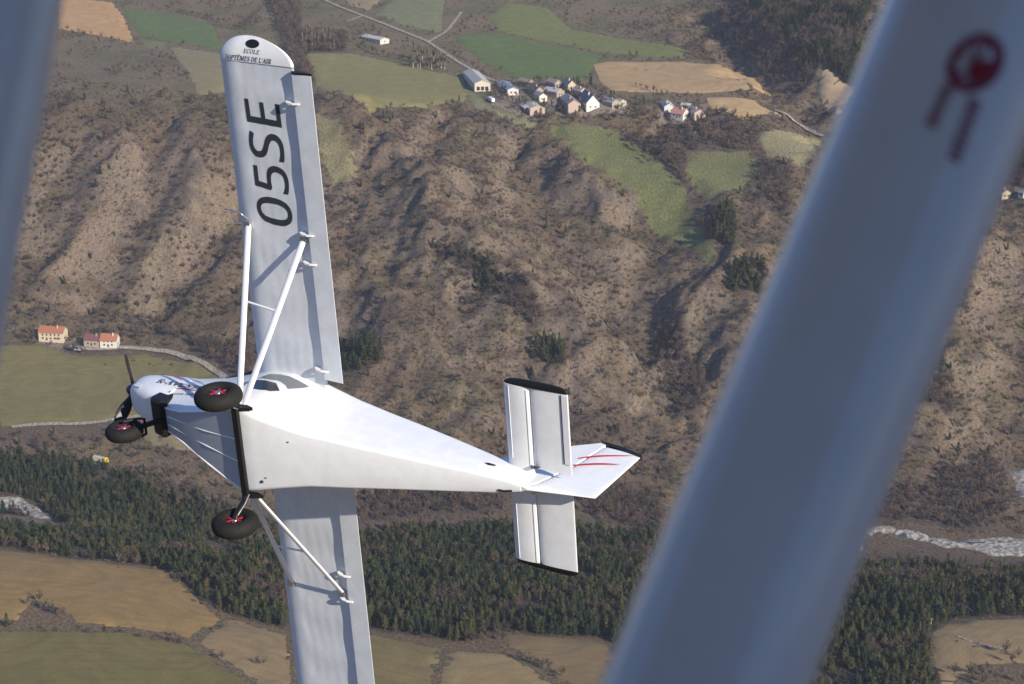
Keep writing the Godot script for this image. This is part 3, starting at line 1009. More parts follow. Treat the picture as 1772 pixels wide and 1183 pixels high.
func vehicle(called: String, cat: String, label: String, a: Vector3, b: Vector3, w: float, h: float, body: Color, cab: Color, cab_share: float) -> void:
	var ax := Vector3(b.x - a.x, 0, b.z - a.z)
	var l := clampf(ax.length(), 4.2, 11.0)
	ax = ax.normalized()
	var c := on_ground((a.x + b.x) / 2, (a.z + b.z) / 2)
	var t := thing(called, label, cat, Transform3D(Basis(ax, Vector3.UP, ax.cross(Vector3.UP)), c + Vector3(0, 0.5, 0)))
	var bm := mk(body, 0.4)
	var cm := mk(cab, 0.4)
	var secs := []
	for x in [-l / 2, -l / 2 + 0.2, l / 2 * (1.0 - cab_share) - 0.2, l / 2 * (1.0 - cab_share)]:
		var k := 0.9 if x < -l / 2 + 0.1 or x > l / 2 * (1.0 - cab_share) - 0.1 else 1.0
		secs.append(PackedVector3Array([Vector3(x, 0.5, -w / 2 * k), Vector3(x, 0.5 + h * k, -w / 2 * k), Vector3(x, 0.5 + h * k, w / 2 * k), Vector3(x, 0.5, w / 2 * k)]))
	part("body", loft(secs, true, false), bm, t)
	if cab_share > 0.0:
		var x0 := l / 2 * (1.0 - cab_share) + 0.05
		var x1 := l / 2
		var cb: MeshInstance3D
		if cat == "car":
			cb = part("cabin", loft([PackedVector3Array([Vector3(-l * 0.3, 1.4, -w * 0.45), Vector3(-l * 0.2, 2.0, -w * 0.38), Vector3(l * 0.08, 2.0, -w * 0.38), Vector3(l * 0.2, 1.4, -w * 0.45)]), PackedVector3Array([Vector3(-l * 0.3, 1.4, w * 0.45), Vector3(-l * 0.2, 2.0, w * 0.38), Vector3(l * 0.08, 2.0, w * 0.38), Vector3(l * 0.2, 1.4, w * 0.45)])], true, false), M.glass_win, t)
			part("bonnet", box_mesh(Vector3(x0 - 0.1, 0.5, -w * 0.46), Vector3(x1, 1.2, w * 0.46)), bm, t)
		else:
			cb = part("cab", loft([PackedVector3Array([Vector3(x0, 0.4, -w / 2), Vector3(x0, 0.7 + h, -w / 2), Vector3(x1 - 0.5, 0.7 + h, -w / 2), Vector3(x1, 0.4 + h * 0.5, -w / 2), Vector3(x1, 0.4, -w / 2)]), PackedVector3Array([Vector3(x0, 0.4, w / 2), Vector3(x0, 0.7 + h, w / 2), Vector3(x1 - 0.5, 0.7 + h, w / 2), Vector3(x1, 0.4 + h * 0.5, w / 2), Vector3(x1, 0.4, w / 2)])], true, false), cm, t)
			part("windscreen", box_mesh(Vector3(x1 - 0.3, h * 0.55 + 0.4, -w * 0.42), Vector3(x1 - 0.1, h * 0.8 + 0.5, w * 0.42)), M.glass_win, cb)
	for sx in [-0.34, 0.34]:
		for sz in [-1.0, 1.0]:
			part("wheel", lathe([Vector2(0.2, -0.14), Vector2(0.48, -0.14), Vector2(0.5, 0.0), Vector2(0.48, 0.14), Vector2(0.2, 0.14)], Vector3(l * sx, 0.2, sz * w * 0.44), Vector3(0, 0, 1), 12), M.tyre, t)

# ================================================================ vegetation
func leaf(st: SurfaceTool, p: Vector3, d: Vector3, s: Vector3, shade: float) -> void:
	st.set_color(Color(shade, shade, shade))
	st.add_vertex(p - s); st.add_vertex(p + d); st.add_vertex(p + s)

func rdir(r: RandomNumberGenerator) -> Vector3:
	return Vector3(r.randfn(), r.randfn(), r.randfn()).normalized()

# crown of unit height: layered sprays round a stem
func pine_crown(sd: int, slim: float, rounded: float) -> ArrayMesh:
	var r := RandomNumberGenerator.new()
	r.seed = sd
	var st := st_new()
	for i in 130:
		var y := r.randf_range(0.16, 1.0)
		var prof := pow(1.0 - (y - 0.16) / 0.86, lerpf(0.85, 0.45, rounded)) * slim
		var a := r.randf() * TAU
		var out := Vector3(cos(a), 0, sin(a))
		var rad := prof * r.randf_range(0.15, 1.0)
		var p := Vector3(0, y + r.randf_range(0.0, 0.05), 0) + out * rad * 0.45
		var tip := out * (rad * 0.55 + 0.05) + Vector3(0, r.randf_range(-0.10, 0.05), 0)
		var s := out.cross(Vector3.UP) * (0.045 + 0.30 * prof * 0.5) + Vector3(0, r.randf_range(-0.02, 0.02), 0)
		leaf(st, p, tip, s, r.randf_range(0.7, 1.25))
	for i in 14:
		var a := r.randf() * TAU
		leaf(st, Vector3(0, r.randf_range(0.8, 0.95), 0), Vector3(cos(a) * 0.05, 0.12, sin(a) * 0.05), Vector3(sin(a), 0, -cos(a)) * 0.045, r.randf_range(0.8, 1.3))
	return st_done(st)

func stem(st: SurfaceTool, a: Vector3, b: Vector3, ra: float, rb: float, shade := 1.0) -> void:
	var d := (b - a).normalized()
	var s := d.cross(Vector3(0.31, 0.2, 0.93)).normalized()
	var u := d.cross(s)
	st.set_color(Color(shade, shade, shade))
	for k in 4:
		var t0 := TAU * k / 4.0
		var t1 := TAU * (k + 1) / 4.0
		var e0 := s * cos(t0) + u * sin(t0)
		var e1 := s * cos(t1) + u * sin(t1)
		quad(st, a + e0 * ra, b + e0 * rb, b + e1 * rb, a + e1 * ra)

func bare_crown(sd: int, n: int, wide: float) -> ArrayMesh:
	var r := RandomNumberGenerator.new()
	r.seed = sd
	var st := st_new()
	var limbs := []
	for i in 7:
		var a := TAU * i / 7.0 + r.randf() * 0.6
		var y := r.randf_range(0.25, 0.5)
		var e := Vector3(cos(a) * wide * r.randf_range(0.45, 0.85), y + r.randf_range(0.2, 0.42), sin(a) * wide * r.randf_range(0.45, 0.85))
		limbs.append([Vector3(0, y, 0), e])
		stem(st, Vector3(0, y, 0), e, 0.016, 0.006, 0.9)
	limbs.append([Vector3(0, 0.4, 0), Vector3(0.02, 0.95, 0)])
	for i in n:
		var l = limbs[r.randi() % limbs.size()]
		var p: Vector3 = l[0].lerp(l[1], r.randf_range(0.3, 1.05))
		var d := (rdir(r) + Vector3(0, 0.7, 0)).normalized() * r.randf_range(0.10, 0.24)
		leaf(st, p, d, rdir(r) * r.randf_range(0.012, 0.034), r.randf_range(0.7, 1.3))
	return st_done(st)

func bush_mesh(sd: int, n: int) -> ArrayMesh:
	var r := RandomNumberGenerator.new()
	r.seed = sd
	var st := st_new()
	for i in n:
		var d := rdir(r)
		d.y = absf(d.y)
		var p := Vector3(d.x * 0.42, d.y * 0.55, d.z * 0.42) * r.randf_range(0.25, 1.0)
		leaf(st, p, (d * 0.6 + rdir(r) * 0.5) * r.randf_range(0.18, 0.34), rdir(r) * r.randf_range(0.05, 0.13), r.randf_range(0.65, 1.3))
	return st_done(st)

func trunk_mesh(h: float, r0: float) -> ArrayMesh:
	var st := st_new(true)
	stem(st, Vector3(0, -0.06, 0), Vector3(0.004, h * 0.5, 0.003), r0, r0 * 0.75)
	stem(st, Vector3(0.004, h * 0.5, 0.003), Vector3(0, h, 0), r0 * 0.75, r0 * 0.25)
	return st_done(st)

func mass(called: String, label: String, cat: String, meshes: Array, items: Array) -> void:
	# items: [Transform3D, Color, variant]
	if items.is_empty():
		return
	var top := thing(called, label, cat)
	top.set_meta("kind", "stuff")
	for v in meshes.size():
		var mine := []
		for it in items:
			if it[2] == v:
				mine.append(it)
		if mine.is_empty():
			continue
		var mm := MultiMesh.new()
		mm.transform_format = MultiMesh.TRANSFORM_3D
		mm.use_colors = true
		mm.mesh = meshes[v]
		mm.instance_count = mine.size()
		for i in mine.size():
			mm.set_instance_transform(i, mine[i][0])
			mm.set_instance_color(i, mine[i][1])
		var o := MultiMeshInstance3D.new()
		o.name = "foliage"
		o.multimesh = mm
		o.material_override = M.veg
		top.add_child(o, true)

func vary(c: Color, r: RandomNumberGenerator, k := 0.22) -> Color:
	var v := r.randf_range(1.0 - k, 1.0 + k)
	return Color(c.r * v * r.randf_range(0.94, 1.06), c.g * v, c.b * v * r.randf_range(0.92, 1.08))

func hidden_px(p: Vector2) -> bool:
	# behind the struts or the aircraft, or out of the frame
	if p.x < 4 or p.y < 4 or p.x > PW - 4 or p.y > PH - 4:
		return true
	var le := 1045.0 + (1183.0 - p.y) * 0.4227
	var re := 1395.0 + (1183.0 - p.y) * 0.3895
	if p.x > le - 12 and p.x < re + 12:
		return true
	if p.x < 120.0 - p.y * 0.19:
		return true
	var wl := 381.0 + (p.y - 103.0) * 0.115
	if p.x > wl - 6 and p.x < wl + 160 and p.y > 60:
		return true
	return p.x > 860 and p.x < 1010 and p.y > 640 and p.y < 1000

func tree_thing(called: String, label: String, cat: String, group: String, tf: Transform3D, crown: Mesh, cm: Material, trunk: Mesh, tm: Material) -> void:
	var t := thing(called, label, cat, tf, group)
	part("trunk", trunk, tm, t)
	part("crown", crown, cm, t)

func build_vegetation() -> void:
	var r := RandomNumberGenerator.new()
	r.seed = 77
	var pines := [pine_crown(1, 0.28, 0.5), pine_crown(2, 0.33, 0.9), pine_crown(3, 0.24, 0.2), pine_crown(4, 0.38, 1.3)]
	var bares := [bare_crown(5, 150, 0.42), bare_crown(6, 150, 0.34), bare_crown(7, 150, 0.5)]
	var bushes := [bush_mesh(8, 40), bush_mesh(9, 40), bush_mesh(10, 34)]
	var green := [Color(0.043, 0.057, 0.027), Color(0.058, 0.067, 0.029), Color(0.029, 0.045, 0.027), Color(0.082, 0.077, 0.034)]
	var mauve := [Color(0.092, 0.071, 0.066), Color(0.118, 0.091, 0.072), Color(0.077, 0.062, 0.060), Color(0.139, 0.099, 0.071)]
	var brush := [Color(0.120, 0.086, 0.062), Color(0.096, 0.070, 0.058), Color(0.072, 0.056, 0.053), Color(0.078, 0.074, 0.038), Color(0.156, 0.114, 0.077), Color(0.176, 0.092, 0.052)]
	var pine_l := []
	var bare_l := []
	var bush_l := []
	for j in range(1, GNZ - 1):
		for i in range(1, GNX - 1):
			var x := GX0 + (i + r.randf_range(-0.5, 0.5)) * GS
			var z := GZ0 + (j + r.randf_range(-0.5, 0.5)) * GS
			if z > -690.0:
				continue
			var half := 90.0 - z * 0.275
			if absf(x) > half:
				continue
			var c := cls[j * GNX + i]
			if c == 1 or c == 8 or (c == 2 and r.randf() < 0.93):
				continue
			var a := n_col.get_noise_2d(x, z)
			var b := n_mid.get_noise_2d(x + 50, z + 20)
			var p := Vector3(x, gh(x, z), z)
			if c == 4:
				var gap := n_mid.get_noise_2d(x * 0.8 + 900, z * 0.8)
				if gap > 0.40 and r.randf() < 0.85:
					if r.randf() < 0.4:
						bush_l.append(bush_item(p, r, brush, a))
					continue
				if (a + b * 0.7 > 0.38 and r.randf() < 0.65) or r.randf() < 0.06:
					bare_l.append(bare_item(p, r, mauve, 4.5, 7.0))
				else:
					pine_l.append(pine_item(p, r, green, 3.0 + 1.6 * maxf(0.0, 0.5 - gap), 6.8 + 2.6 * maxf(0.0, 0.4 - gap), a))
					if r.randf() < 0.6:
						var x3 := x + r.randf_range(-1.8, 1.8)
						var z3 := z + r.randf_range(-1.8, 1.8)
						pine_l.append(pine_item(Vector3(x3, gh(x3, z3), z3), r, green, 2.6, 6.4, a))
			elif c == 7:
				if a + b > 0.12:
					bare_l.append(bare_item(p, r, mauve, 5.0, 8.5))
				elif r.randf() < 0.9:
					pine_l.append(pine_item(p, r, green, 5.0, 10.0, a))
			elif c == 5:
				if r.randf() < 0.8:
					bare_l.append(bare_item(p, r, mauve, 5.0, 8.0))
				elif r.randf() < 0.5:
					bush_l.append(bush_item(p, r, brush, a))
			elif c == 2:
				bush_l.append(bush_item(Vector3(x, gh(x, z) + 0.2, z), r, brush, a))
			elif c == 6:
				if r.randf() < 0.22:
					bush_l.append(bush_item(p, r, brush, a))
			elif c == 3:
				var q := r.randf()
				if q < 0.20:
					bare_l.append(bare_item(p, r, mauve, 4.0, 7.0))
				elif q < 0.24:
					pine_l.append(pine_item(p, r, green, 4.0, 8.0, a))
				elif q < 0.45:
					bush_l.append(bush_item(p, r, brush, a))
			else:
				var o := j * GNX + i
				var sl := absf(gh_arr[o + 1] - gh_arr[o - 1]) + absf(gh_arr[o + GNX] - gh_arr[o - GNX])
				var steep := smoothstep(0.5, 2.4, sl)
				var dens := lerpf(0.10, 0.86, steep) * smoothstep(-0.62, 0.0, b + a * 0.4 + 0.25 * steep)
				var rv := rill(x, z)
				dens *= lerpf(1.0, lerpf(1.15, 0.62, smoothstep(0.2, 0.95, rv)), steep)
				var q := r.randf()
				if (steep > 0.35 and rv < -0.15 and b > -0.25 and q < 0.55) or (steep > 0.3 and x < -150.0 and b + a > 0.05 and q < 0.3):
					bare_l.append(bare_item(p, r, mauve, 3.5, 7.0))
				elif q < dens:
					bush_l.append(bush_item(p, r, brush, a))
					if r.randf() < steep:
						var x2 := x + r.randf_range(-1.8, 1.8)
						var z2 := z + r.randf_range(-1.8, 1.8)
						bush_l.append(bush_item(Vector3(x2, gh(x2, z2), z2), r, brush, a))
				elif q < dens + 0.10 * smoothstep(-0.2, 0.4, a + b):
					bare_l.append(bare_item(p, r, mauve, 3.5, 6.5))
				elif q < dens + 0.05 and a < 0.0 and steep > 0.3:
					pine_l.append(pine_item(p, r, green, 3.5, 7.0, a))
	# hedges and single trees on the farmland: line of pixels, spacing in metres, kind, height
	var hedge_things := []
	for hline in [
		[[[50, 1050], [82, 1060], [110, 1072]], 4.0, "tree", 6.5, "below the orange brown ploughed field"], [[[64, 1086], [120, 1092], [210, 1092], [300, 1110], [332, 1116]], 4.2, "shrub", 3.4, "between the brown ploughed field and the olive field"],
		[[[0, 1082], [24, 1086]], 4.0, "pine", 7.5, "beside the brown ploughed field"], [[[246, 1098], [280, 1106], [320, 1114]], 4.0, "shrub", 3.6, "between the brown ploughed field and the olive field"], [[[444, 1148], [468, 1158]], 4.0, "tree", 5.5, "alone in the pale brown field under the wing"],
		[[[330, 1038], [372, 1052], [404, 1062]], 4.2, "shrub", 3.2, "between the pine wood and the pale brown field"], [[[360, 1096], [400, 1078], [420, 1068]], 4.0, "shrub", 2.6, "between the ploughed field and the pale brown field"],
		[[[910, 1142], [950, 1160], [985, 1178]], 3.4, "tree", 5.0, "in the purple hedge between the two small tan fields"], [[[1660, 1112], [1700, 1120], [1740, 1128]], 5.0, "shrub", 2.6, "along the track in the brown field by the hut"], [[[1640, 1172], [1680, 1166], [1720, 1176]], 4.0, "tree", 6.0, "below the brown field by the hut"], [[[1740, 1130], [1770, 1140]], 4.0, "tree", 6.0, "at the end of the track in the brown field"],
		[[[800, 1114], [850, 1112], [862, 1104]], 4.0, "tree", 7.0, "at the edge of the pine wood above the tan field"],
		[[[125, 608], [140, 618]], 4.0, "tree", 7.5, "beside the farmyard between the two farmhouses"], [[[180, 634], [186, 634]], 4.0, "shrub", 3.6, "alone in the meadow below the farmhouses"], [[[222, 618], [236, 630]], 4.0, "shrub", 3.8, "in the meadow below the orange roofed house"], [[[245, 628], [310, 634]], 4.4, "shrub", 3.2, "in a row along the farm track"], [[[244, 596], [252, 600]], 4.0, "tree", 5.5, "beside the farm track above the orange roofed house"],
		[[[56, 580], [62, 592]], 4.0, "tree", 8.0, "beside the cream farmhouse"],
		[[[1040, 96], [1100, 102]], 5.0, "shrub", 3.5, "between the two green fields above the village"], [[[640, 92], [700, 104], [770, 122]], 4.0, "tree", 6.5, "along the poplar plantation in the pasture"], [[[770, 82], [830, 118], [860, 138]], 5.0, "shrub", 3.4, "along the road into the village"],
		[[[570, 60], [620, 76], [640, 90]], 5.0, "tree", 5.5, "beside the long white farm shed"], [[[368, 44], [420, 52], [450, 20]], 5.0, "tree", 6.0, "behind the green field of the upper plateau"], [[[215, 6], [300, 18], [370, 36]], 5.0, "tree", 5.0, "behind the orange tan field of the upper plateau"],
		[[[1060, 236], [1090, 250], [1130, 290]], 7.0, "tree", 6.5, "down the grassy slope below the village"], [[[1100, 150], [1160, 170], [1220, 168]], 5.0, "tree", 5.0, "between the tan ploughed field and the hamlet"], [[[925, 140], [960, 142], [1000, 146]], 5.0, "tree", 6.0, "behind the village houses by the green field"], [[[996, 146], [1002, 150]], 4.0, "pine", 9.0, "behind the small cream cottage"], [[[1016, 150], [1030, 154]], 4.0, "pine", 9.0, "behind the steep white gable"],
		[[[1080, 120], [1130, 122]], 6.0, "shrub", 2.6, "at the top of the tan ploughed field"], [[[1265, 160], [1290, 164]], 6.0, "shrub", 3.0, "in the strip between the two tan fields"], [[[900, 205], [960, 206], [1080, 200], [1140, 208]], 4.5, "tree", 6.0, "along the foot of the village houses"], [[[850, 160], [880, 176], [900, 182]], 5.0, "tree", 5.5, "between the large barn and the pale yellow roof"],
		[[[186, 152], [198, 156]], 4.0, "tree", 6.0, "alone on the dry pasture above the eroded slope"], [[[170, 118], [190, 122]], 5.0, "shrub", 4.0, "in a clump on the dry upland pasture"], [[[280, 96], [306, 104]], 5.0, "shrub", 3.5, "along the edge of the olive upland field"]]:
		for k in hline[0].size() - 1:
			var pa := pick(hline[0][k][0], hline[0][k][1])
			var pb := pick(hline[0][k + 1][0], hline[0][k + 1][1])
			var n := maxi(1, int(pa.distance_to(pb) / hline[1]))
			for s in n:
				var p := pa.lerp(pb, (s + r.randf() * 0.7) / n) + Vector3(r.randfn(), 0, r.randfn()) * 1.3
				hedge_things.append([on_ground(p.x, p.z), hline[2], hline[3] * r.randf_range(0.7, 1.2), hline[4]])
	# materials for the single trees
	var tm_pine := []
	for g in green:
		tm_pine.append(tint_mat(g))
	var tm_bare := []
	for g in mauve:
		tm_bare.append(tint_mat(g))
	var tm_bush := []
	for g in brush:
		tm_bush.append(tint_mat(g))
	var tr_p := trunk_mesh(0.9, 0.018)
	var tr_b := trunk_mesh(0.62, 0.024)
	for h in hedge_things:
		var s: float = h[2]
		var tf := Transform3D(Basis(Vector3.UP, r.randf() * TAU).scaled(Vector3.ONE * s), h[0])
		if h[1] == "pine":
			tree_thing("evergreen_tree", "dark evergreen tree " + h[3], "tree", "evergreens beside the fields", tf, pines[r.randi() % 4], tm_pine[r.randi() % 3], tr_p, M.trunk)
		elif h[1] == "tree":
			tree_thing("hedgerow_tree", "bare winter tree " + h[3], "tree", "bare trees along the fields", tf, bares[r.randi() % 3], tm_bare[r.randi() % 4], tr_b, M.trunk)
		else:
			var t := thing("hedgerow_shrub", "leafless brown shrub " + h[3], "shrub", tf, "shrubs along the field edges")
			part("twigs", bushes[r.randi() % 3], tm_bush[r.randi() % 3], t)
	# single trees for the largest in view, one mass for the rest
	split_wood("pine_tree", "pine_wood", "dense dark green pine wood between the brown fields and the river", "pines of the valley wood", pine_l, pines, tm_pine, tr_p, 300)
	split_wood("bare_tree", "bare_wood", "leafless mauve grey woodland on the slopes and along the river", "bare trees among the pines", bare_l, bares, tm_bare, tr_b, 220)
	mass("scrub", "dry brown and mauve scrub covering the eroded hillsides", "scrub", bushes, bush_l)
	# poplar plantation: pale straight trunks
	var pop := bare_crown(15, 70, 0.12)
	var tr_pop := trunk_mesh(0.95, 0.024)
	for row in [[[524, 84], [578, 82], 9], [[530, 74], [574, 72], 7], [[716, 118], [770, 120], 8], [[722, 104], [756, 108], 5]]:
		for k in row[2]:
			var t: float = float(k) / (row[2] - 1)
			var p := pick(lerpf(row[0][0], row[1][0], t), lerpf(row[0][1], row[1][1], t)) + Vector3(r.randfn(), 0, r.randfn()) * 1.2
			p = on_ground(p.x, p.z)
			tree_thing("poplar_tree", "tall thin leafless poplar with a pale trunk in the pasture plantation", "tree", "poplars planted in rows in the pasture", Transform3D(Basis(Vector3.UP, r.randf() * TAU).scaled(Vector3.ONE * r.randf_range(14.0, 18.0)), p), pop, tm_bare[1], tr_pop, M.pale_trunk)

func tint_mat(c: Color) -> StandardMaterial3D:
	var m := mk(lin(c.r, c.g, c.b), 0.95)
	m.vertex_color_use_as_albedo = true
	m.metallic_specular = 0.15
	return m

func pine_item(p: Vector3, r: RandomNumberGenerator, pal: Array, h0: float, h1: float, a: float) -> Array:
	var h := r.randf_range(h0, h1)
	var k := (3 if r.randf() < 0.25 + a * 0.5 else r.randi() % 3)
	return [Transform3D(Basis(Vector3.UP, r.randf() * TAU).scaled(Vector3(h, h, h)), p), vary(pal[k], r), r.randi() % 4, k]

func bare_item(p: Vector3, r: RandomNumberGenerator, pal: Array, h0: float, h1: float) -> Array:
	var h := r.randf_range(h0, h1)
	var k := r.randi() % 4
	return [Transform3D(Basis(Vector3.UP, r.randf() * TAU).scaled(Vector3(h, h, h)), p), vary(pal[k], r), r.randi() % 3, k]

func bush_item(p: Vector3, r: RandomNumberGenerator, pal: Array, a: float) -> Array:
	var h := r.randf_range(1.3, 3.3)
	var drift := n_mid.get_noise_2d(p.x * 0.55 + 400.0, p.z * 0.55) + r.randfn() * 0.16
	var k := 0
	if drift < -0.34: k = 3
	elif drift < -0.12: k = 4 if r.randf() < 0.55 else 0

	elif drift < 0.10: k = 0 if r.randf() < 0.7 else 4
	elif drift < 0.30: k = 1
	else: k = 2
	if r.randf() < 0.03: k = 5
	if a > 0.25 and r.randf() < 0.35: k = 2
	return [Transform3D(Basis(Vector3.UP, r.randf() * TAU).scaled(Vector3(h * 1.15, h * 0.9, h * 1.15)), p - Vector3(0, 0.15, 0)), vary(pal[k], r), r.randi() % 3, k]

func wood_label(called: String, p: Vector3) -> String:
	var u := to_pix(p).x
	var kind := "dark green pine" if called == "pine_tree" else "leafless mauve grey tree"
	if u < 640.0:
		return kind + " in the wood above the orange brown ploughed field"
	if u < 1200.0:
		return kind + " in the wood above the small tan and olive fields"
	return kind + " in the wood between the river gravel and the small hut"

func split_wood(called: String, mass_name: String, mass_label: String, group: String, items: Array, meshes: Array, mats: Array, trunk: Mesh, most: int) -> void:
	var near := []
	for i in items.size():
		var o: Vector3 = items[i][0].origin
		var s: float = items[i][0].basis.x.length()
		var px := to_pix(o + Vector3(0, s * 0.6, 0))
		if not hidden_px(px) and px.y > 600:
			near.append([s / o.distance_to(cam_pos), i])
	near.sort_custom(func(p, q): return p[0] > q[0] or (p[0] == q[0] and p[1] < q[1]))
	var taken := {}
	for k in mini(most, near.size()):
		var it = items[near[k][1]]
		taken[near[k][1]] = true
		tree_thing(called, wood_label(called, it[0].origin), "tree", group, it[0], meshes[it[2]], mats[it[3]], trunk, M.trunk)
	var rest := []
	for i in items.size():
		if not taken.has(i):
			rest.append(items[i])
	mass(mass_name, mass_label, "woodland", meshes, rest)

# ================================================================ the aircraft in view
# local axes: x forward, y up, z to its right; y = 0 is the underside of the wing
func fillet_ring(corners: Array, x: float, f: float) -> PackedVector3Array:
	var out := PackedVector3Array()
	var n := corners.size()
	for i in n:
		var c: Vector2 = corners[i]
		var a: Vector2 = c.lerp(corners[(i + n - 1) % n], f)
		var b: Vector2 = c.lerp(corners[(i + 1) % n], f)
		for t in [0.0, 0.33, 0.67, 1.0]:
			var q := a.lerp(c, t).lerp(c.lerp(b, t), t)
			out.append(Vector3(x, q.y, q.x))
	return out

func body_ring(s: Array) -> PackedVector3Array:
	# x, half width at the belly, belly y, greatest half width, its y, half width at the top, top y, crown y, softness
	var c := [Vector2(s[1], s[2]), Vector2(s[3], s[4]), Vector2(s[5], s[6]), Vector2(0, s[7]), Vector2(-s[5], s[6]), Vector2(-s[3], s[4]), Vector2(-s[1], s[2]), Vector2(0, s[2] - 0.004)]
	return fillet_ring(c, s[0], s[8])

const COWL := [
	[1.740, 0.05, -0.42, 0.09, -0.33, 0.05, -0.24, -0.23, 0.48],
	[1.725, 0.10, -0.47, 0.155, -0.33, 0.10, -0.19, -0.17, 0.48],
	[1.68, 0.15, -0.53, 0.215, -0.33, 0.15, -0.14, -0.12, 0.46],
	[1.60, 0.18, -0.58, 0.245, -0.34, 0.17, -0.11, -0.09, 0.45],
	[1.45, 0.205, -0.64, 0.275, -0.36, 0.19, -0.075, -0.05, 0.42],
	[1.25, 0.22, -0.695, 0.295, -0.39, 0.205, -0.045, -0.02, 0.40],
	[1.05, 0.225, -0.745, 0.305, -0.42, 0.215, -0.02, 0.01, 0.38],
	[0.90, 0.215, -0.775, 0.31, -0.44, 0.22, 0.0, 0.03, 0.36],
]
const BODY := [
	[0.895, 0.15, -0.79, 0.31, -0.45, 0.22, 0.0, 0.03, 0.3],
	[0.50, 0.208, -0.895, 0.345, -0.48, 0.29, 0.05, 0.08, 0.26],
	[0.25, 0.285, -0.955, 0.40, -0.52, 0.36, 0.10, 0.14, 0.24],
	[0.00, 0.36, -1.0, 0.475, -0.56, 0.44, 0.14, 0.17, 0.20],
	[-0.30, 0.455, -1.05, 0.555, -0.6, 0.53, 0.15, 0.17, 0.15],
	[-0.62, 0.552, -1.09, 0.575, -0.6, 0.55, 0.15, 0.17, 0.11],
	[-0.80, 0.505, -1.065, 0.545, -0.55, 0.52, 0.15, 0.17, 0.11],
	[-1.00, 0.454, -1.04, 0.49, -0.5, 0.465, 0.14, 0.16, 0.11],
	[-1.25, 0.398, -0.997, 0.42, -0.45, 0.40, 0.14, 0.16, 0.11],
	[-1.50, 0.348, -0.95, 0.365, -0.42, 0.345, 0.13, 0.15, 0.11],
	[-2.00, 0.293, -0.86, 0.305, -0.39, 0.285, 0.09, 0.11, 0.11],
	[-2.50, 0.237, -0.76, 0.25, -0.35, 0.23, 0.06, 0.08, 0.12],
	[-3.00, 0.185, -0.66, 0.195, -0.32, 0.18, 0.01, 0.03, 0.14],
	[-3.50, 0.138, -0.55, 0.145, -0.3, 0.13, -0.05, -0.03, 0.18],
	[-3.90, 0.092, -0.475, 0.10, -0.29, 0.09, -0.10, -0.08, 0.24],
	[-4.12, 0.045, -0.43, 0.05, -0.28, 0.045, -0.13, -0.11, 0.3],
]

func body_z(x: float, y: float) -> float:
	# half width of the body's side at (x, y)
	for tab in [COWL, BODY]:
		for i in tab.size() - 1:
			var a = tab[i]
			var b = tab[i + 1]
			if x <= a[0] and x >= b[0]:
				var t: float = (a[0] - x) / (a[0] - b[0])
				var s := []
				for k in 9:
					s.append(lerpf(a[k], b[k], t))
				if y < s[4]:
					return lerpf(s[1], s[3], clampf((y - s[2]) / (s[4] - s[2]), 0, 1))
				return lerpf(s[3], s[5], clampf((y - s[4]) / (s[6] - s[4]), 0, 1))
	return 0.1

# a thin panel following the left (-1) or right (+1) side of the body, outline in (x, y)
func side_panel(outline: Array, side: float, lift: float) -> ArrayMesh:
	var q := PackedVector2Array()
	for i in outline.size():
		var a := Vector2(outline[i][0], outline[i][1])
		var b := Vector2(outline[(i + 1) % outline.size()][0], outline[(i + 1) % outline.size()][1])
		var n := maxi(1, int(a.distance_to(b) / 0.05))
		for k in n:
			q.append(a.lerp(b, float(k) / n))
	var pts := PackedVector2Array(q)
	var lo := q[0]
	var hi := q[0]
	for p in q:
		lo = lo.min(p); hi = hi.max(p)
	var gx := lo.x
	while gx < hi.x:
		var gy := lo.y
		while gy < hi.y:
			if Geometry2D.is_point_in_polygon(Vector2(gx, gy), q):
				pts.append(Vector2(gx, gy))
			gy += 0.04
		gx += 0.04
	var tri := Geometry2D.triangulate_delaunay(pts)
	var st := st_new(true)
	for t in range(0, tri.size(), 3):
		var a := pts[tri[t]]
		var b := pts[tri[t + 1]]
		var c := pts[tri[t + 2]]
		if not Geometry2D.is_point_in_polygon((a + b + c) / 3.0, q):
			continue
		if ((b - a).cross(c - a) < 0) == (side > 0):
			var s := b; b = c; c = s
		for p in [a, b, c]:
			st.add_vertex(Vector3(p.x, p.y, side * (body_z(p.x, p.y) + lift)))
	return st_done(st)

func lower_y(x: float, z: float) -> float:
	var s := clampf(-x / 1.125, 0.0, 1.0)
	var ph := n_fin.get_noise_2d(z * 9.0, s * 6.0) * 4.0
	var y := 0.125 * 0.42 * pow(1.0 - clampf(s / 0.24, 0, 1), 2.2)
	y += 0.0019 * sin(s * 1.125 * TAU / 0.16 + ph) * (0.6 + 0.6 * n_fin.get_noise_2d(z * 22.0, 40.0 + s * 8.0))
	return y + 0.0019 * 2.2 * cos(z * TAU / 0.62) * smoothstep(0.2, 0.35, s)

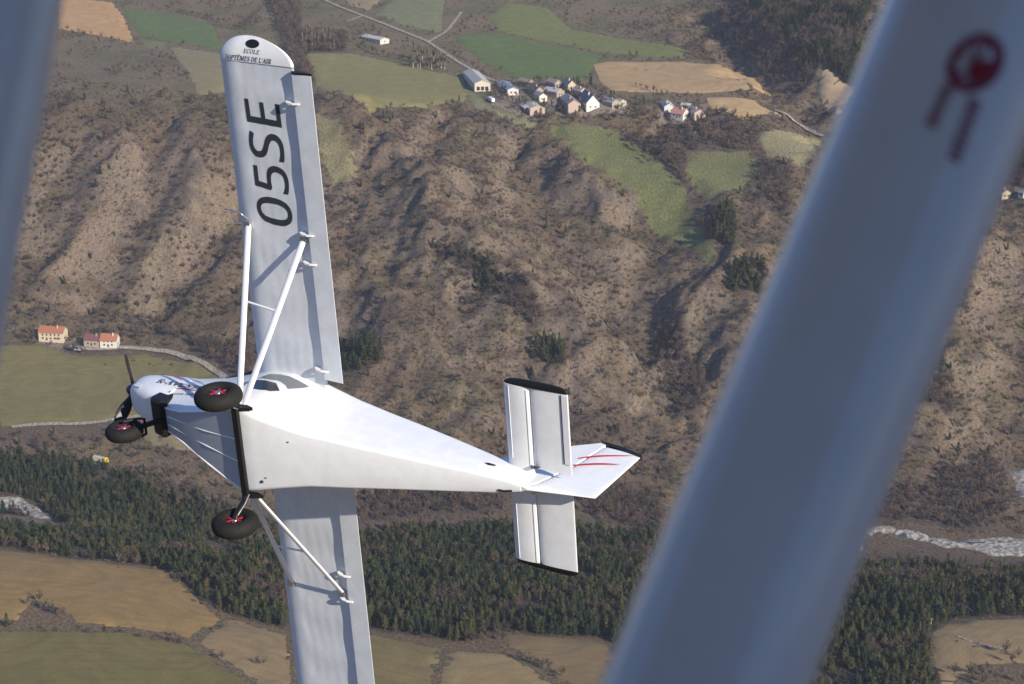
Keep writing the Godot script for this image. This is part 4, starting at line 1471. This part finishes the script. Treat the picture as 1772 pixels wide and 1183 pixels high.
func airfoil(x0: float, x1: float, y0: float, t: float, z: float, wav: float) -> PackedVector3Array:
	# lower side from leading to trailing edge, then back over the top
	var ring := PackedVector3Array()
	var c := x0 - x1
	for i in 27:
		var s := pow(i / 26.0, 1.25)
		var y := y0 + t * 0.42 * pow(1.0 - clampf(s / 0.24, 0, 1), 2.2)
		if s > 0.2 and s < 0.97:
			var ph := n_fin.get_noise_2d(z * 9.0, s * 6.0) * 4.0
			y += wav * sin(s * c * TAU / 0.16 + ph) * (0.6 + 0.6 * n_fin.get_noise_2d(z * 22.0, 40.0 + s * 8.0))
			y += wav * 2.2 * cos(z * TAU / 0.62) * smoothstep(0.2, 0.35, s)
		ring.append(Vector3(x0 - s * c, y, z))
	for i in range(1, 16):
		var s := 1.0 - pow(i / 16.0, 1.2)
		var y := y0 + t * (0.42 * (1.0 - s) + 1.15 * sqrt(s) * (1.0 - s) * 1.4)
		ring.append(Vector3(x0 - s * c, y + 0.006, z))
	return ring

func prism(outline: Array, z0: float, z1: float) -> ArrayMesh:
	var a := PackedVector3Array()
	var b := PackedVector3Array()
	var q := PackedVector2Array()
	for p in outline:
		a.append(Vector3(p[0], p[1], z0)); b.append(Vector3(p[0], p[1], z1)); q.append(Vector2(p[0], p[1]))
	var st := st_new()
	for i in a.size():
		quad(st, a[i], b[i], b[(i + 1) % a.size()], a[(i + 1) % a.size()])
	var tri := Geometry2D.triangulate_polygon(q)
	for t in range(0, tri.size(), 3):
		for k in 3:
			st.add_vertex(a[tri[t + k]])
		for k in 3:
			st.add_vertex(b[tri[t + 2 - k]])
	return st_done(st)

# flat tail surface with a rounded front: sections along z (or y when upright)
func surface_secs(stations: Array) -> Array:
	# station: position along span, x front, x back, half thickness front, half thickness back, y
	var secs := []
	for s in stations:
		var ring := PackedVector3Array()
		for k in 24:
			var a := TAU * k / 24.0
			var u := 0.5 - 0.5 * cos(a)                # 0 front, 1 back
			var th: float = lerpf(s[3], s[4], u) * pow(absf(sin(a)), 0.6) * signf(sin(a))
			ring.append(Vector3(lerpf(s[1], s[2], u), s[5] + th, s[0]))
		secs.append(ring)
	return secs

func build_aircraft() -> void:
	var mb := Basis(Vector3(-0.8357, 0.1657, -0.5236), Vector3(0.5456, 0.3591, -0.7572), Vector3(0.0625, -0.9185, -0.3905)).orthonormalized()
	var tf := Transform3D(cam_basis * mb, cam_pos + cam_basis * Vector3(-3.114, -0.796, -24.675))
	var ac := thing("light_aircraft", "white high wing light aircraft banking with its belly and wheels shown, 05SE under one wing", "aircraft", tf)
	# ---- body
	var cs := []
	for s in COWL:
		cs.append(body_ring(s))
	var cowl := part("cowling", loft(cs), M.white, ac)
	var bs := []
	for s in BODY:
		bs.append(body_ring(s))
	var fus := part("fuselage", loft(bs), M.white, ac)
	# cabin windows
	for sd in [-1.0, 1.0]:
		var w1 := part("window", side_panel([[-0.24, -0.26], [-0.31, -0.11], [-0.45, -0.075], [-0.93, -0.12], [-0.90, -0.20], [-0.80, -0.36], [-0.72, -0.30], [-0.55, -0.25]], sd, 0.004), M.grey_glass, fus)
		w1.set_meta("label", "upper door window")
		part("window", side_panel([[-0.30, -0.32], [-0.40, -0.30], [-0.60, -0.33], [-0.76, -0.46], [-0.68, -0.545], [-0.56, -0.575], [-0.40, -0.57], [-0.30, -0.50]], sd, 0.004), M.dark_glass, fus)
		part("quarter_window", side_panel([[0.02, -0.46], [-0.22, -0.30], [-0.24, -0.50], [-0.18, -0.56], [0.0, -0.58]], sd, 0.004), M.dark_glass, fus)
	# windscreen between cowling and wing
	var ws := []
	for k in 7:
		var t := k / 6.0
		var ring := PackedVector3Array()
		var xx := lerpf(0.62, 0.06, t)
		var yy := lerpf(0.055, 0.20, t)
		for j in 9:
			var a := lerpf(-1.0, 1.0, j / 8.0)
			ring.append(Vector3(xx - 0.12 * a * a, yy - 0.10 * a * a + 0.02, a * lerpf(0.30, 0.50, t)))
		ws.append(ring)
	part("windscreen", loft(ws, false, true, false), M.dark_glass, fus)
	# clear grey plastic under the cabin floor, in front of the gear
	var bp := []
	for q in [[0.86, -0.806, 0.14], [0.50, -0.903, 0.203], [0.25, -0.963, 0.28], [0.0, -1.008, 0.355], [-0.30, -1.058, 0.45], [-0.575, -1.092, 0.535]]:
		bp.append(PackedVector3Array([Vector3(q[0], q[1], -q[2]), Vector3(q[0], q[1] - 0.002, -q[2] * 0.5), Vector3(q[0], q[1] - 0.004, 0), Vector3(q[0], q[1] - 0.002, q[2] * 0.5), Vector3(q[0], q[1], q[2])]))
	part("belly_panel", loft(bp, false, true, false), M.belly, fus)
	# belly edges and stringers in front of the gear
	for sd in [-1.0, 1.0]:
		part("longeron", tube([Vector3(0.86, -0.80, 0.15 * sd), Vector3(0.5, -0.902, 0.208 * sd), Vector3(0.0, -1.008, 0.36 * sd), Vector3(-0.60, -1.096, 0.548 * sd)], Vector2(0.012, 0.012)), M.white_tube, fus)
		part("stringer", tube([Vector3(0.78, -0.833, 0.055 * sd), Vector3(0.0, -1.012, 0.10 * sd), Vector3(-0.58, -1.094, 0.15 * sd)], Vector2(0.010, 0.008)), M.white_tube, fus)
	part("drain_vent", lathe([Vector2(0.0, 0.0), Vector2(0.02, 0.0), Vector2(0.018, 0.012), Vector2(0.0, 0.014)], Vector3(-0.86, -1.062, 0.36), Vector3(0, -1, 0), 12), M.letter, fus)
	part("drain_vent", lathe([Vector2(0.0, 0.0), Vector2(0.009, 0.0), Vector2(0.008, 0.01), Vector2(0.0, 0.012)], Vector3(-0.92, -1.054, 0.30), Vector3(0, -1, 0), 12), M.letter, fus)
	part("drain_vent", lathe([Vector2(0.0, 0.0), Vector2(0.009, 0.0), Vector2(0.008, 0.01), Vector2(0.0, 0.012)], Vector3(-1.28, -0.996, -0.22), Vector3(0, -1, 0), 12), M.letter, fus)
	# ---- wings
	for sd in [-1.0, 1.0]:
		var wing: MeshInstance3D
		var secs := []
		for k in 85:
			secs.append(airfoil(0.0, -1.125, 0.0, 0.125, sd * lerpf(0.30, 4.42, k / 84.0), 0.0019))
		wing = part("wing", loft(secs), M.fabric, ac)
		# rounded tip
		var ts := []
		for k in 13:
			var t: float = k / 12.0
			var e: float = 1.0 - pow(1.0 - t, 1.6)
			var q: float = sqrt(maxf(0.0, 1.0 - pow(e, 2.0)))
			var ring := airfoil(lerpf(-0.48, -0.0, pow(q, 0.8)), lerpf(-0.50, -1.135, pow(q, 1.35)), 0.075 * e * e + 0.02 * e - 0.006, maxf(0.125 * q, 0.004), sd * (4.423 + 0.285 * e), 0.0)
			ts.append(ring)
		var tip := part("wing_tip", loft(ts), M.white, wing)
		if sd < 0:
			# dark lens under the tip
			var st := st_new(true)
			var cen := Vector3(-0.519, 0.030, -4.633)
			for k in 20:
				var a := TAU * k / 20.0
				var b := TAU * (k + 1) / 20.0
				for o in [Vector2(0, 0), Vector2(cos(b), sin(b)), Vector2(cos(a), sin(a))]:
					var z: float = cen.z + o.y * 0.045
					st.add_vertex(Vector3(cen.x + o.x * 0.10, tip_y(z) - 0.008, z))
			part("tip_lens", st_done(st), M.black, wing)
			part("lettering", text_mesh("ECOLE", Vector2(0.23, 0.046), func(u, v, d): return Vector3(-0.395 - u, tip_y(-4.525 - v) - 0.003 - d, -4.525 - v), 0.001, ["Droid Serif"], 400, 0.25), M.letter, wing)
			part("lettering", text_mesh("BAPTÊMES DE L'AIR", Vector2(0.69, 0.066), func(u, v, d): return Vector3(-0.115 - u, tip_y(-4.44 - v) - 0.004 - d, -4.437 - v), 0.001, ["Droid Serif"], 400, 0.25), M.letter, wing)
			var reg := SurfaceTool.new()
			reg.begin(Mesh.PRIMITIVE_TRIANGLES)
			for k in 5:
				var ou: float = [0.0, 0.004, -0.004, 0.004, -0.004][k]
				var ov: float = [0.0, 0.004, 0.004, -0.004, -0.004][k]
				reg.append_from(text_mesh("05SE", Vector2(1.495, 0.52), func(u, v, d): return Vector3(-0.860 + v + ov, lower_y(-0.860 + v + ov, -2.465 - u - ou) - 0.0018 - 0.0003 * k - d, -2.465 - u - ou), 0.001, ["Droid Sans"], 400, 0.04), 0, Transform3D.IDENTITY)
			part("registration", reg.commit(), M.letter, wing)
		# hanging flaperon with its brackets
		var fl := []
		for z in [0.60, 1.5, 2.4, 3.4, 4.36]:
			var ring := PackedVector3Array()
			for p in [[-1.118, -0.022], [-1.120, -0.046], [-1.126, -0.050], [-1.18, -0.051], [-1.40, -0.051], [-1.402, -0.047], [-1.24, -0.004], [-1.17, -0.006], [-1.13, -0.012]]:
				ring.append(Vector3(p[0], p[1], sd * z))
			fl.append(ring)
		var flap := part("flaperon", loft(fl, true, false), M.fabric, wing)
		part("end_cap", prism([[-1.098, -0.02], [-1.13, -0.054], [-1.20, -0.058], [-1.406, -0.044], [-1.406, -0.034], [-1.22, 0.014], [-1.11, 0.008]], sd * 4.362, sd * 4.385), M.black, flap)
		for z in [0.72, 2.08, 2.44, 4.02]:
			var bk := prism([[-0.97, -0.002], [-0.985, -0.05], [-1.04, -0.085], [-1.12, -0.095], [-1.20, -0.075], [-1.20, -0.055], [-1.10, -0.065], [-1.05, -0.03], [-1.04, -0.002]], sd * z - 0.008, sd * z + 0.008)
			part("bracket", bk, M.white_tube, wing)
			part("bracket", prism([[-0.965, -0.002], [-0.985, -0.05], [-1.02, -0.05], [-1.035, -0.002]], sd * z + 0.03, sd * z + 0.036), M.white_tube, wing)
		# ---- struts
		var foot := Vector3(-0.62, -1.03, 0.60 * sd)
		var ft := Vector3(-0.18, -0.01, 2.46 * sd)
		var rt := Vector3(-1.03, -0.03, 2.38 * sd)
		part("strut", tube([foot, foot.lerp(ft, 0.04), foot.lerp(ft, 0.97), ft], Vector2(0.045, 0.017), Vector3(1, 0, 0), 14, [0.5, 1.0, 1.0, 0.5]), M.white_tube, ac)
		var foot2 := foot + Vector3(-0.07, 0.0, 0.0)
		part("strut", tube([foot2, foot2.lerp(rt, 0.04), foot2.lerp(rt, 0.97), rt], Vector2(0.045, 0.017), Vector3(1, 0, 0), 14, [0.5, 1.0, 1.0, 0.5]), M.white_tube, ac)
		var j0 := foot.lerp(ft, 0.56)
		var j1 := foot2.lerp(rt, 0.56)
		part("jury_strut", tube([j0, j1], Vector2(0.010, 0.014), Vector3(0, 1, 0)), M.white_tube, ac)
		part("strut_fitting", box_mesh(Vector3(-0.22, -0.05, 2.44 * sd - 0.03), Vector3(-0.13, 0.003, 2.44 * sd + 0.05)), M.metal, ac)
		part("strut_fitting", box_mesh(Vector3(-1.06, -0.06, 2.36 * sd - 0.03), Vector3(-0.99, 0.003, 2.36 * sd + 0.05)), M.metal, ac)
	# air speed probe on the front strut of the left wing
	part("pitot_tube", tube([Vector3(-0.19, -0.02, -2.50), Vector3(-0.20, -0.10, -2.56), Vector3(-0.16, -0.12, -2.60), Vector3(0.05, -0.12, -2.62)], Vector2(0.009, 0.009)), M.metal, ac)
	part("pitot_tube", tube([Vector3(-0.14, -0.03, -2.42), Vector3(-0.02, -0.05, -2.43)], Vector2(0.008, 0.008)), M.metal, ac)
	# ---- tail
	for sd in [-1.0, 1.0]:
		var st1 := []
		for z in [0.03, 0.5, 1.11]:
			st1.append([sd * z, -3.770, -4.105, 0.052, 0.042, -0.10])
		var stab := part("tailplane", loft(surface_secs(st1)), M.white, ac)
		var st2 := []
		for z in [0.12, 0.5, 1.11]:
			st2.append([sd * z, -4.118, -4.605, 0.038, 0.006, -0.10])
		var el := part("elevator", loft(surface_secs(st2)), M.white, ac)
		part("hinge_strip", tube([Vector3(-4.112, -0.146, 0.14 * sd), Vector3(-4.112, -0.146, 1.09 * sd)], Vector2(0.005, 0.003)), M.white_tube, stab)
		part("seam", tube([Vector3(-3.85, -0.1475, 0.2 * sd), Vector3(-3.85, -0.1475, 1.09 * sd)], Vector2(0.004, 0.003)), M.white_tube, stab)
		if sd < 0:
			part("trim_tab", box_mesh(Vector3(-4.60, -0.117, -1.09), Vector3(-4.525, -0.113, -0.25)), M.white_tube, el)
			part("tab_hinge", box_mesh(Vector3(-4.523, -0.119, -1.09), Vector3(-4.512, -0.112, -0.25)), M.letter, el)
		var cap := []
		for k in 7:
			var t := k / 6.0
			var q := sqrt(1.0 - t * t * 0.97)
			cap.append([sd * (1.111 + 0.075 * t), lerpf(-4.16, -3.768, pow(q, 0.7)), lerpf(-4.40, -4.607, pow(q, 0.6)), 0.056 * q, 0.016 * q + 0.004, -0.10])
		part("tip_cap", loft(surface_secs(cap)), M.black, stab)
	# fin and rudder
	var fin := part("fin", prism([[-3.52, -0.06], [-3.56, 0.10], [-4.12, 0.70], [-4.39, 0.915], [-4.445, 0.905], [-4.385, 0.28], [-4.24, -0.26], [-4.14, -0.425], [-3.95, -0.44], [-3.8, -0.30]], -0.03, 0.03), M.white, ac)
	var rud := part("rudder", loft([fin_sec(-0.425, -4.135, -4.20), fin_sec(-0.345, -4.18, -4.58), fin_sec(-0.26, -4.235, -4.992), fin_sec(0.28, -4.38, -4.968), fin_sec(0.84, -4.45, -4.945)]), M.white, ac)
	part("tip_cap", prism([[-4.372, 0.903], [-4.40, 0.945], [-4.62, 0.925], [-4.95, 0.842], [-4.945, 0.812], [-4.45, 0.885]], -0.032, 0.032), M.black, fin)
	for q in [[[-4.34, 0.442], [-4.48, 0.565], [-4.64, 0.665], [-4.895, 0.79], 0.024], [[-4.37, 0.262], [-4.55, 0.385], [-4.70, 0.462], [-4.865, 0.525], 0.024]]:
		var st := st_new()
		for k in 24:
			var a := curve4(q, k / 24.0)
			var b := curve4(q, (k + 1) / 24.0)
			var wa: float = q[4] * sin(PI * clampf(0.25 + k / 24.0 * 0.75, 0, 1))
			var wb: float = q[4] * sin(PI * clampf(0.25 + (k + 1) / 24.0 * 0.75, 0, 1))
			for sd in [-0.0325, 0.0325]:
				quad(st, Vector3(a.x, a.y - wa, sd), Vector3(a.x, a.y + wa, sd), Vector3(b.x, b.y + wb, sd), Vector3(b.x, b.y - wb, sd))
		part("red_stripe", st_done(st), M.red_paint, rud)
	part("tail_slot", prism([[-3.55, -0.30], [-3.60, -0.275], [-3.70, -0.285], [-3.72, -0.30], [-3.62, -0.318]], -0.139, -0.136), M.black, ac)
	part("tail_skid", tube([Vector3(-3.86, -0.488, 0.05), Vector3(-3.93, -0.485, 0.05), Vector3(-4.02, -0.455, 0.04)], Vector2(0.012, 0.014), Vector3(0, 0, 1)), M.black, ac)
	part("control_horn", prism([[-4.10, -0.14], [-4.12, -0.24], [-4.17, -0.24], [-4.20, -0.13]], 0.16, 0.17), M.white_tube, ac)
	part("control_horn", prism([[-4.08, -0.13], [-4.10, -0.18], [-4.17, -0.18], [-4.20, -0.13]], -0.15, -0.14), M.letter, ac)
	# ---- nose: propeller, radiator opening, nose gear
	var prop := part("propeller", lathe([Vector2(0.0, 0.16), Vector2(0.04, 0.15), Vector2(0.075, 0.10), Vector2(0.095, 0.03), Vector2(0.10, -0.02), Vector2(0.0, -0.03)], Vector3(1.765, -0.335, 0), Vector3(1, 0, 0), 20), M.prop, ac)
	for k in 3:
		var a := TAU * k / 3.0 + 2.48
		var dir := Vector3(0, cos(a), sin(a))
		var side := Vector3(1, 0, 0).cross(dir)
		var secs := []
		for s in [[0.06, 0.030, 0.026, 0.9], [0.14, 0.046, 0.022, 0.85], [0.25, 0.076, 0.014, 0.75], [0.36, 0.080, 0.010, 0.60], [0.46, 0.062, 0.007, 0.5], [0.53, 0.036, 0.004, 0.45]]:
			var ring := PackedVector3Array()
			var w := side * cos(s[3]) + Vector3(1, 0, 0) * sin(s[3])
			var n := side * -sin(s[3]) + Vector3(1, 0, 0) * cos(s[3])
			for j in 10:
				var t := TAU * j / 10.0
				ring.append(Vector3(1.80, -0.335, 0) + dir * s[0] + w * cos(t) * s[1] + n * sin(t) * s[2])
			secs.append(ring)
		part("blade", loft(secs), M.prop, prop)
	part("radiator", loft([rr(1.08, -0.76, 0.225, -0.58), rr(1.05, -0.82, 0.25, -0.56), rr(0.86, -0.87, 0.25, -0.56), rr(0.82, -0.84, 0.225, -0.58)], true, false), M.black, ac)
	part("exhaust_pipe", tube([Vector3(0.95, -0.72, 0.24), Vector3(0.93, -0.86, 0.25), Vector3(0.90, -0.90, 0.255)], Vector2(0.028, 0.028)), M.metal, ac)
	part("air_inlet", side_panel([[1.62, -0.52], [1.55, -0.56], [1.42, -0.60], [1.44, -0.53], [1.56, -0.47]], -1.0, 0.006), M.white_tube, cowl)
	var ng := part("nose_gear", tube([Vector3(0.86, -0.80, 0), Vector3(0.93, -1.0, 0), Vector3(0.97, -1.10, 0)], Vector2(0.035, 0.035)), M.black, ac)
	for sd in [-1.0, 1.0]:
		part("fork", tube([Vector3(0.95, -1.06, 0.0), Vector3(0.93, -1.08, 0.10 * sd), Vector3(0.97, -1.15, 0.125 * sd), Vector3(1.07, -1.30, 0.125 * sd)], Vector2(0.020, 0.014)), M.black, ng)
	wheel(ac, Vector3(1.07, -1.30, 0), 0.235, 0.085)
	# ---- main gear
	part("gear_beam", box_mesh(Vector3(-0.655, -1.135, -0.60), Vector3(-0.575, -1.085, 0.60)), M.black, ac)
	for sd in [-1.0, 1.0]:
		var leg := part("gear_leg", tube([Vector3(-0.615, -1.09, 0.54 * sd), Vector3(-0.62, -1.16, 0.63 * sd), Vector3(-0.63, -1.30, 0.70 * sd), Vector3(-0.63, -1.37, 0.76 * sd)], Vector2(0.038, 0.022)), M.black, ac)
		part("brake_line", tube([Vector3(-0.66, -1.10, 0.56 * sd), Vector3(-0.675, -1.22, 0.64 * sd), Vector3(-0.67, -1.35, 0.72 * sd)], Vector2(0.007, 0.007)), M.metal, leg)
		part("gear_fitting", prism([[-0.55, -1.05], [-0.60, -1.12], [-0.70, -1.10], [-0.82, -1.03], [-0.70, -1.0]], 0.575 * sd - 0.012, 0.575 * sd + 0.03), M.black, ac)
		wheel(ac, Vector3(-0.63, -1.37, 0.83 * sd), 0.285, 0.10)
	# ---- lettering and stripes on the cowling's left side
	part("lettering", text_mesh("R-AVENTURE", Vector2(1.0, 0.085), func(u, v, d): return side_pt(1.26 - u, -0.475 + v - u * 0.03, -1.0, 0.004 + d), 0.002, ["Droid Serif"], 400, 0.25), M.letter, cowl)
	var sw := [[[1.46, -0.10], [1.32, -0.135], [1.15, -0.20], [0.98, -0.29], 0.017], [[0.92, -0.512], [0.78, -0.515], [0.64, -0.52], [0.48, -0.53], 0.009]]
	for i in sw.size():
		part("red_swoosh", ribbon(sw[i]), M.red_paint, cowl)
	part("blue_swoosh", ribbon([[1.1, -0.11], [0.90, -0.18], [0.70, -0.27], [0.50, -0.39], 0.010]), M.blue_paint, cowl)
	# tiny illegible line of print under the name
	var st := st_new()
	var rr2 := RandomNumberGenerator.new()
	rr2.seed = 4
	var ux := 0.0
	while ux < 0.40:
		var w := rr2.randf_range(0.012, 0.024)
		if rr2.randf() > 0.18:
			for hh in [0.0, 0.016]:
				quad(st, side_pt(0.93 - ux, -0.615 + hh, -1.0, 0.006), side_pt(0.93 - ux, -0.615 + hh + 0.010, -1.0, 0.006), side_pt(0.93 - ux - w, -0.615 + hh + 0.010, -1.0, 0.006), side_pt(0.93 - ux - w, -0.615 + hh, -1.0, 0.006))
		ux += w + 0.012
	part("fine_print", st_done(st), M.letter, cowl)

func tip_y(z: float) -> float:
	var e := clampf((absf(z) - 4.423) / 0.285, 0.0, 1.0)
	return 0.075 * e * e + 0.02 * e - 0.006

func side_pt(x: float, y: float, side: float, lift: float) -> Vector3:
	return Vector3(x, y, side * (body_z(x, y) + lift))

func ribbon(q: Array) -> ArrayMesh:
	var st := st_new(true)
	for k in 20:
		var a := curve4(q, k / 20.0)
		var b := curve4(q, (k + 1) / 20.0)
		var wa: float = q[4] * sin(PI * k / 20.0)
		var wb: float = q[4] * sin(PI * (k + 1) / 20.0)
		quad(st, side_pt(a.x, a.y - wa, -1, 0.006), side_pt(a.x, a.y + wa, -1, 0.006), side_pt(b.x, b.y + wb, -1, 0.006), side_pt(b.x, b.y - wb, -1, 0.006))
	return st_done(st)

func curve4(q: Array, t: float) -> Vector2:
	var p := []
	for i in 4:
		p.append(Vector2(q[i][0], q[i][1]))
	var f := t * 3.0
	var i := mini(int(f), 2)
	var u := f - i
	var p0: Vector2 = p[maxi(i - 1, 0)]
	var p3: Vector2 = p[mini(i + 2, 3)]
	return p[i].cubic_interpolate(p[i + 1], p0, p3, u)

func rr(x: float, yb: float, w: float, yt: float) -> PackedVector3Array:
	return fillet_ring([Vector2(w, yb), Vector2(w, yt), Vector2(-w, yt), Vector2(-w, yb)], x, 0.15)

func fin_sec(y: float, xf: float, xb: float) -> PackedVector3Array:
	var ring := PackedVector3Array()
	for k in 20:
		var a := TAU * k / 20.0
		var u := 0.5 - 0.5 * cos(a)
		ring.append(Vector3(lerpf(xf, xb, u), y, lerpf(0.031, 0.006, u) * pow(absf(sin(a)), 0.4) * signf(sin(a))))
	return ring

func wheel(ac: Node3D, at: Vector3, r: float, w: float) -> void:
	var prof := []
	for k in 17:
		var a := lerpf(-2.55, 2.55, k / 16.0)
		prof.append(Vector2(r - w * 0.95 + cos(a) * w * 0.95, sin(a) * w))
	var wh := part("wheel", lathe([Vector2(0.02, -w * 0.55), Vector2(r * 0.40, -w * 0.55), Vector2(r * 0.44, -w * 0.3), Vector2(r * 0.44, w * 0.3), Vector2(r * 0.40, w * 0.55), Vector2(0.02, w * 0.55)], at, Vector3(0, 0, 1), 28), M.black, ac)
	part("tyre", lathe(prof, at, Vector3(0, 0, 1), 40), M.tyre, wh)
	for sd in [-1.0, 1.0]:
		# red rim of six petals round a hub
		part("rim", lathe([Vector2(0.0, 0.62 * w), Vector2(r * 0.10, 0.66 * w), Vector2(r * 0.16, 0.60 * w), Vector2(r * 0.16, 0.5 * w)], at, Vector3(0, 0, sd), 16), M.metal, wh)
		for k in 6:
			var a := TAU * k / 6.0
			var d := Vector3(cos(a), sin(a), 0)
			part("rim", tube([at + d * r * 0.14 + Vector3(0, 0, sd * 0.58 * w), at + d * r * 0.27 + Vector3(0, 0, sd * 0.60 * w), at + d * r * 0.36 + Vector3(0, 0, sd * 0.57 * w)], Vector2(r * 0.085, w * 0.06), d.cross(Vector3(0, 0, 1)), 10, [0.6, 1.0, 0.7]), M.red, wh)

# ================================================================ the aircraft that carries the camera
func build_camera_aircraft() -> void:
	# it banks away from the subject: its wing rises from the cabin roof over the camera
	var t := thing("escort_aircraft", "blurred grey wing struts of a second aircraft, one with a red emblem", "aircraft", Transform3D(Basis.IDENTITY, cam_pos))
	var up := Vector3(0, 0.829, 0.559)
	var out := Vector3(0, 0.559, -0.829)
	var place := func(u: float, v: float, d: float) -> Vector3: return cam_basis * Vector3((u - PW * 0.5) / FPX * d, -(v - PH * 0.5) / FPX * d, -d)
	# right strut, then left strut: two points on each axis
	var lines := [[place.call(1220.0, 1183.0, 1.36), place.call(1700.0, 0.0, 1.50)], [place.call(-50.0, 0.0, 1.50), place.call(-165.0, 610.0, 1.43)]]
	for i in 2:
		var a: Vector3 = lines[i][0]
		var b: Vector3 = lines[i][1]
		var d := (b - a).normalized()
		if d.dot(up) < 0:
			d = -d
		var top := a + d * ((0.12 - a.dot(up)) / d.dot(up))
		var bot := a + d * ((-1.50 - a.dot(up)) / d.dot(up))
		var mid: Vector3 = (lines[i][0] + lines[i][1]) * 0.5
		var view := mid.normalized()
		var chord := d.cross(view).normalized()
		# the broad side is turned a little away from the camera
		chord = chord.rotated(d, 0.0 if i == 0 else 0.1)
		var nrm := chord.cross(d).normalized()
		if nrm.dot(view) > 0:
			nrm = -nrm
		var secs := []
		for p in [bot, a.lerp(b, 0.5), top]:
			var ring := PackedVector3Array()
			for k in 40:
				var ang := TAU * k / 40.0
				# streamlined section
				var cx := cos(ang)
				var th := 0.050 * sin(ang) * (1.0 + 0.25 * cx)
				ring.append(p + chord * (cx * 0.067) + nrm * th)
			secs.append(ring)
		var st := part("wing_strut", loft(secs), M.strut, t)
		if i == 0:
			emblem(st, a, d, chord, nrm)
	# wing overhead and the cabin behind the camera, which keep the sun off the struts
	var secs2 := []
	for s in [-4.6, -2.0, 0.0, 2.0, 4.6]:
		var ring := PackedVector3Array()
		for q in [[-1.45, 0.16], [-1.35, 0.13], [0.2, 0.12], [1.42, 0.14], [1.42, 0.155], [0.2, 0.29], [-0.9, 0.31], [-1.38, 0.22]]:
			ring.append(Vector3(q[0], 0, 0) + up * q[1] + out * s)
		secs2.append(ring)
	part("wing", loft(secs2, true, false), M.fabric, t)
	var f := []
	for s in [[-1.9, 0.15, -0.9, -0.5], [-1.2, 0.35, -1.2, -0.3], [-0.3, 0.58, -1.45, 0.10], [0.8, 0.5, -1.4, 0.10], [2.2, 0.28, -1.0, 0.05], [4.6, 0.08, -0.5, -0.2]]:
		var ring := PackedVector3Array()
		var cc := out * -0.78
		for q in [[-s[1], s[2]], [s[1], s[2]], [s[1], s[3]], [-s[1], s[3]]]:
			ring.append(Vector3(s[0], 0, 0) + cc + out * q[0] + up * q[1])
		f.append(ring)
	part("fuselage", loft(f, true, false), M.white, t)

func emblem(parent: Node3D, a: Vector3, d: Vector3, chord: Vector3, nrm: Vector3) -> void:
	# where the view ray through a pixel meets the strut's broad face
	var face := func(u: float, v: float) -> Vector3:
		var dir := cam_basis * Vector3((u - PW * 0.5) / FPX, -(v - PH * 0.5) / FPX, -1.0)
		var k := (a + nrm * 0.050).dot(nrm) / dir.dot(nrm)
		var p := dir * k
		var s := (p - a).dot(chord)
		var al := (p - a).dot(d)
		return Vector3(s, al, 0)
	var surf := func(s: float, al: float, lift: float) -> Vector3:
		var cx := clampf(s / 0.067, -0.99, 0.99)
		var th := 0.050 * sqrt(1.0 - cx * cx) * (1.0 + 0.25 * cx)
		return a + d * al + chord * s + nrm * (th + lift)
	var c: Vector3 = face.call(1690.0, 106.0)
	var tilt := 0.35
	var st := st_new()
	for k in 40:
		var pts := []
		for e in [[k, 0.66], [k, 1.0], [k + 1, 1.0], [k + 1, 0.66]]:
			var an: float = TAU * e[0] / 40.0
			var ox: float = cos(an) * 0.0180 * e[1]
			var oy: float = sin(an) * 0.0265 * e[1]
			pts.append(surf.call(c.x + ox * cos(tilt) - oy * sin(tilt), c.y + ox * sin(tilt) + oy * cos(tilt), 0.0012))
		quad(st, pts[0], pts[1], pts[2], pts[3])
	for k in 7:
		var an := TAU * k / 7.0
		var p0: Vector3 = surf.call(c.x, c.y, 0.0012)
		var w := Vector2(-sin(an), cos(an)) * 0.0012
		var e := Vector2(cos(an) * 0.014, sin(an) * 0.021)
		quad(st, surf.call(c.x - w.x, c.y - w.y, 0.0013), surf.call(c.x + w.x, c.y + w.y, 0.0013), surf.call(c.x + e.x + w.x, c.y + e.y + w.y, 0.0013), surf.call(c.x + e.x - w.x, c.y + e.y - w.y, 0.0013))
	part("emblem", st_done(st), M.emblem, parent)
	var ds := st_new()
	var c2: Vector3 = face.call(1700.0, 118.0)
	for k in 20:
		for an in [null, TAU * k / 20.0, TAU * (k + 1) / 20.0]:
			if an == null:
				ds.add_vertex(surf.call(c2.x, c2.y, 0.002))
			else:
				var ox: float = cos(an) * 0.0065
				var oy: float = sin(an) * 0.0115
				ds.add_vertex(surf.call(c2.x + ox * 0.8 - oy * 0.6, c2.y + ox * 0.6 + oy * 0.8, 0.002))
	part("emblem_centre", st_done(ds), M.emblem_dot, parent)
	# two lines of small red print running along the strut, too blurred to read
	var rr3 := RandomNumberGenerator.new()
	rr3.seed = 8
	for ln in [[1642.0, 148.0, 1608.0, 222.0, 0.0045], [1692.0, 165.0, 1652.0, 275.0, 0.0050]]:
		var p: Vector3 = face.call(ln[0], ln[1])
		var q: Vector3 = face.call(ln[2], ln[3])
		var ls := st_new()
		var n := 9 if ln[4] > 0.0046 else 7
		for k in n:
			var s0 := p.lerp(q, (k + 0.1) / n)
			var s1 := p.lerp(q, (k + 0.72) / n)
			var hw: float = ln[4] * rr3.randf_range(0.8, 1.0)
			quad(ls, surf.call(s0.x - hw, s0.y, 0.0012), surf.call(s0.x + hw, s0.y, 0.0012), surf.call(s1.x + hw, s1.y, 0.0012), surf.call(s1.x - hw, s1.y, 0.0012))
		part("red_print", st_done(ls), M.emblem, parent)
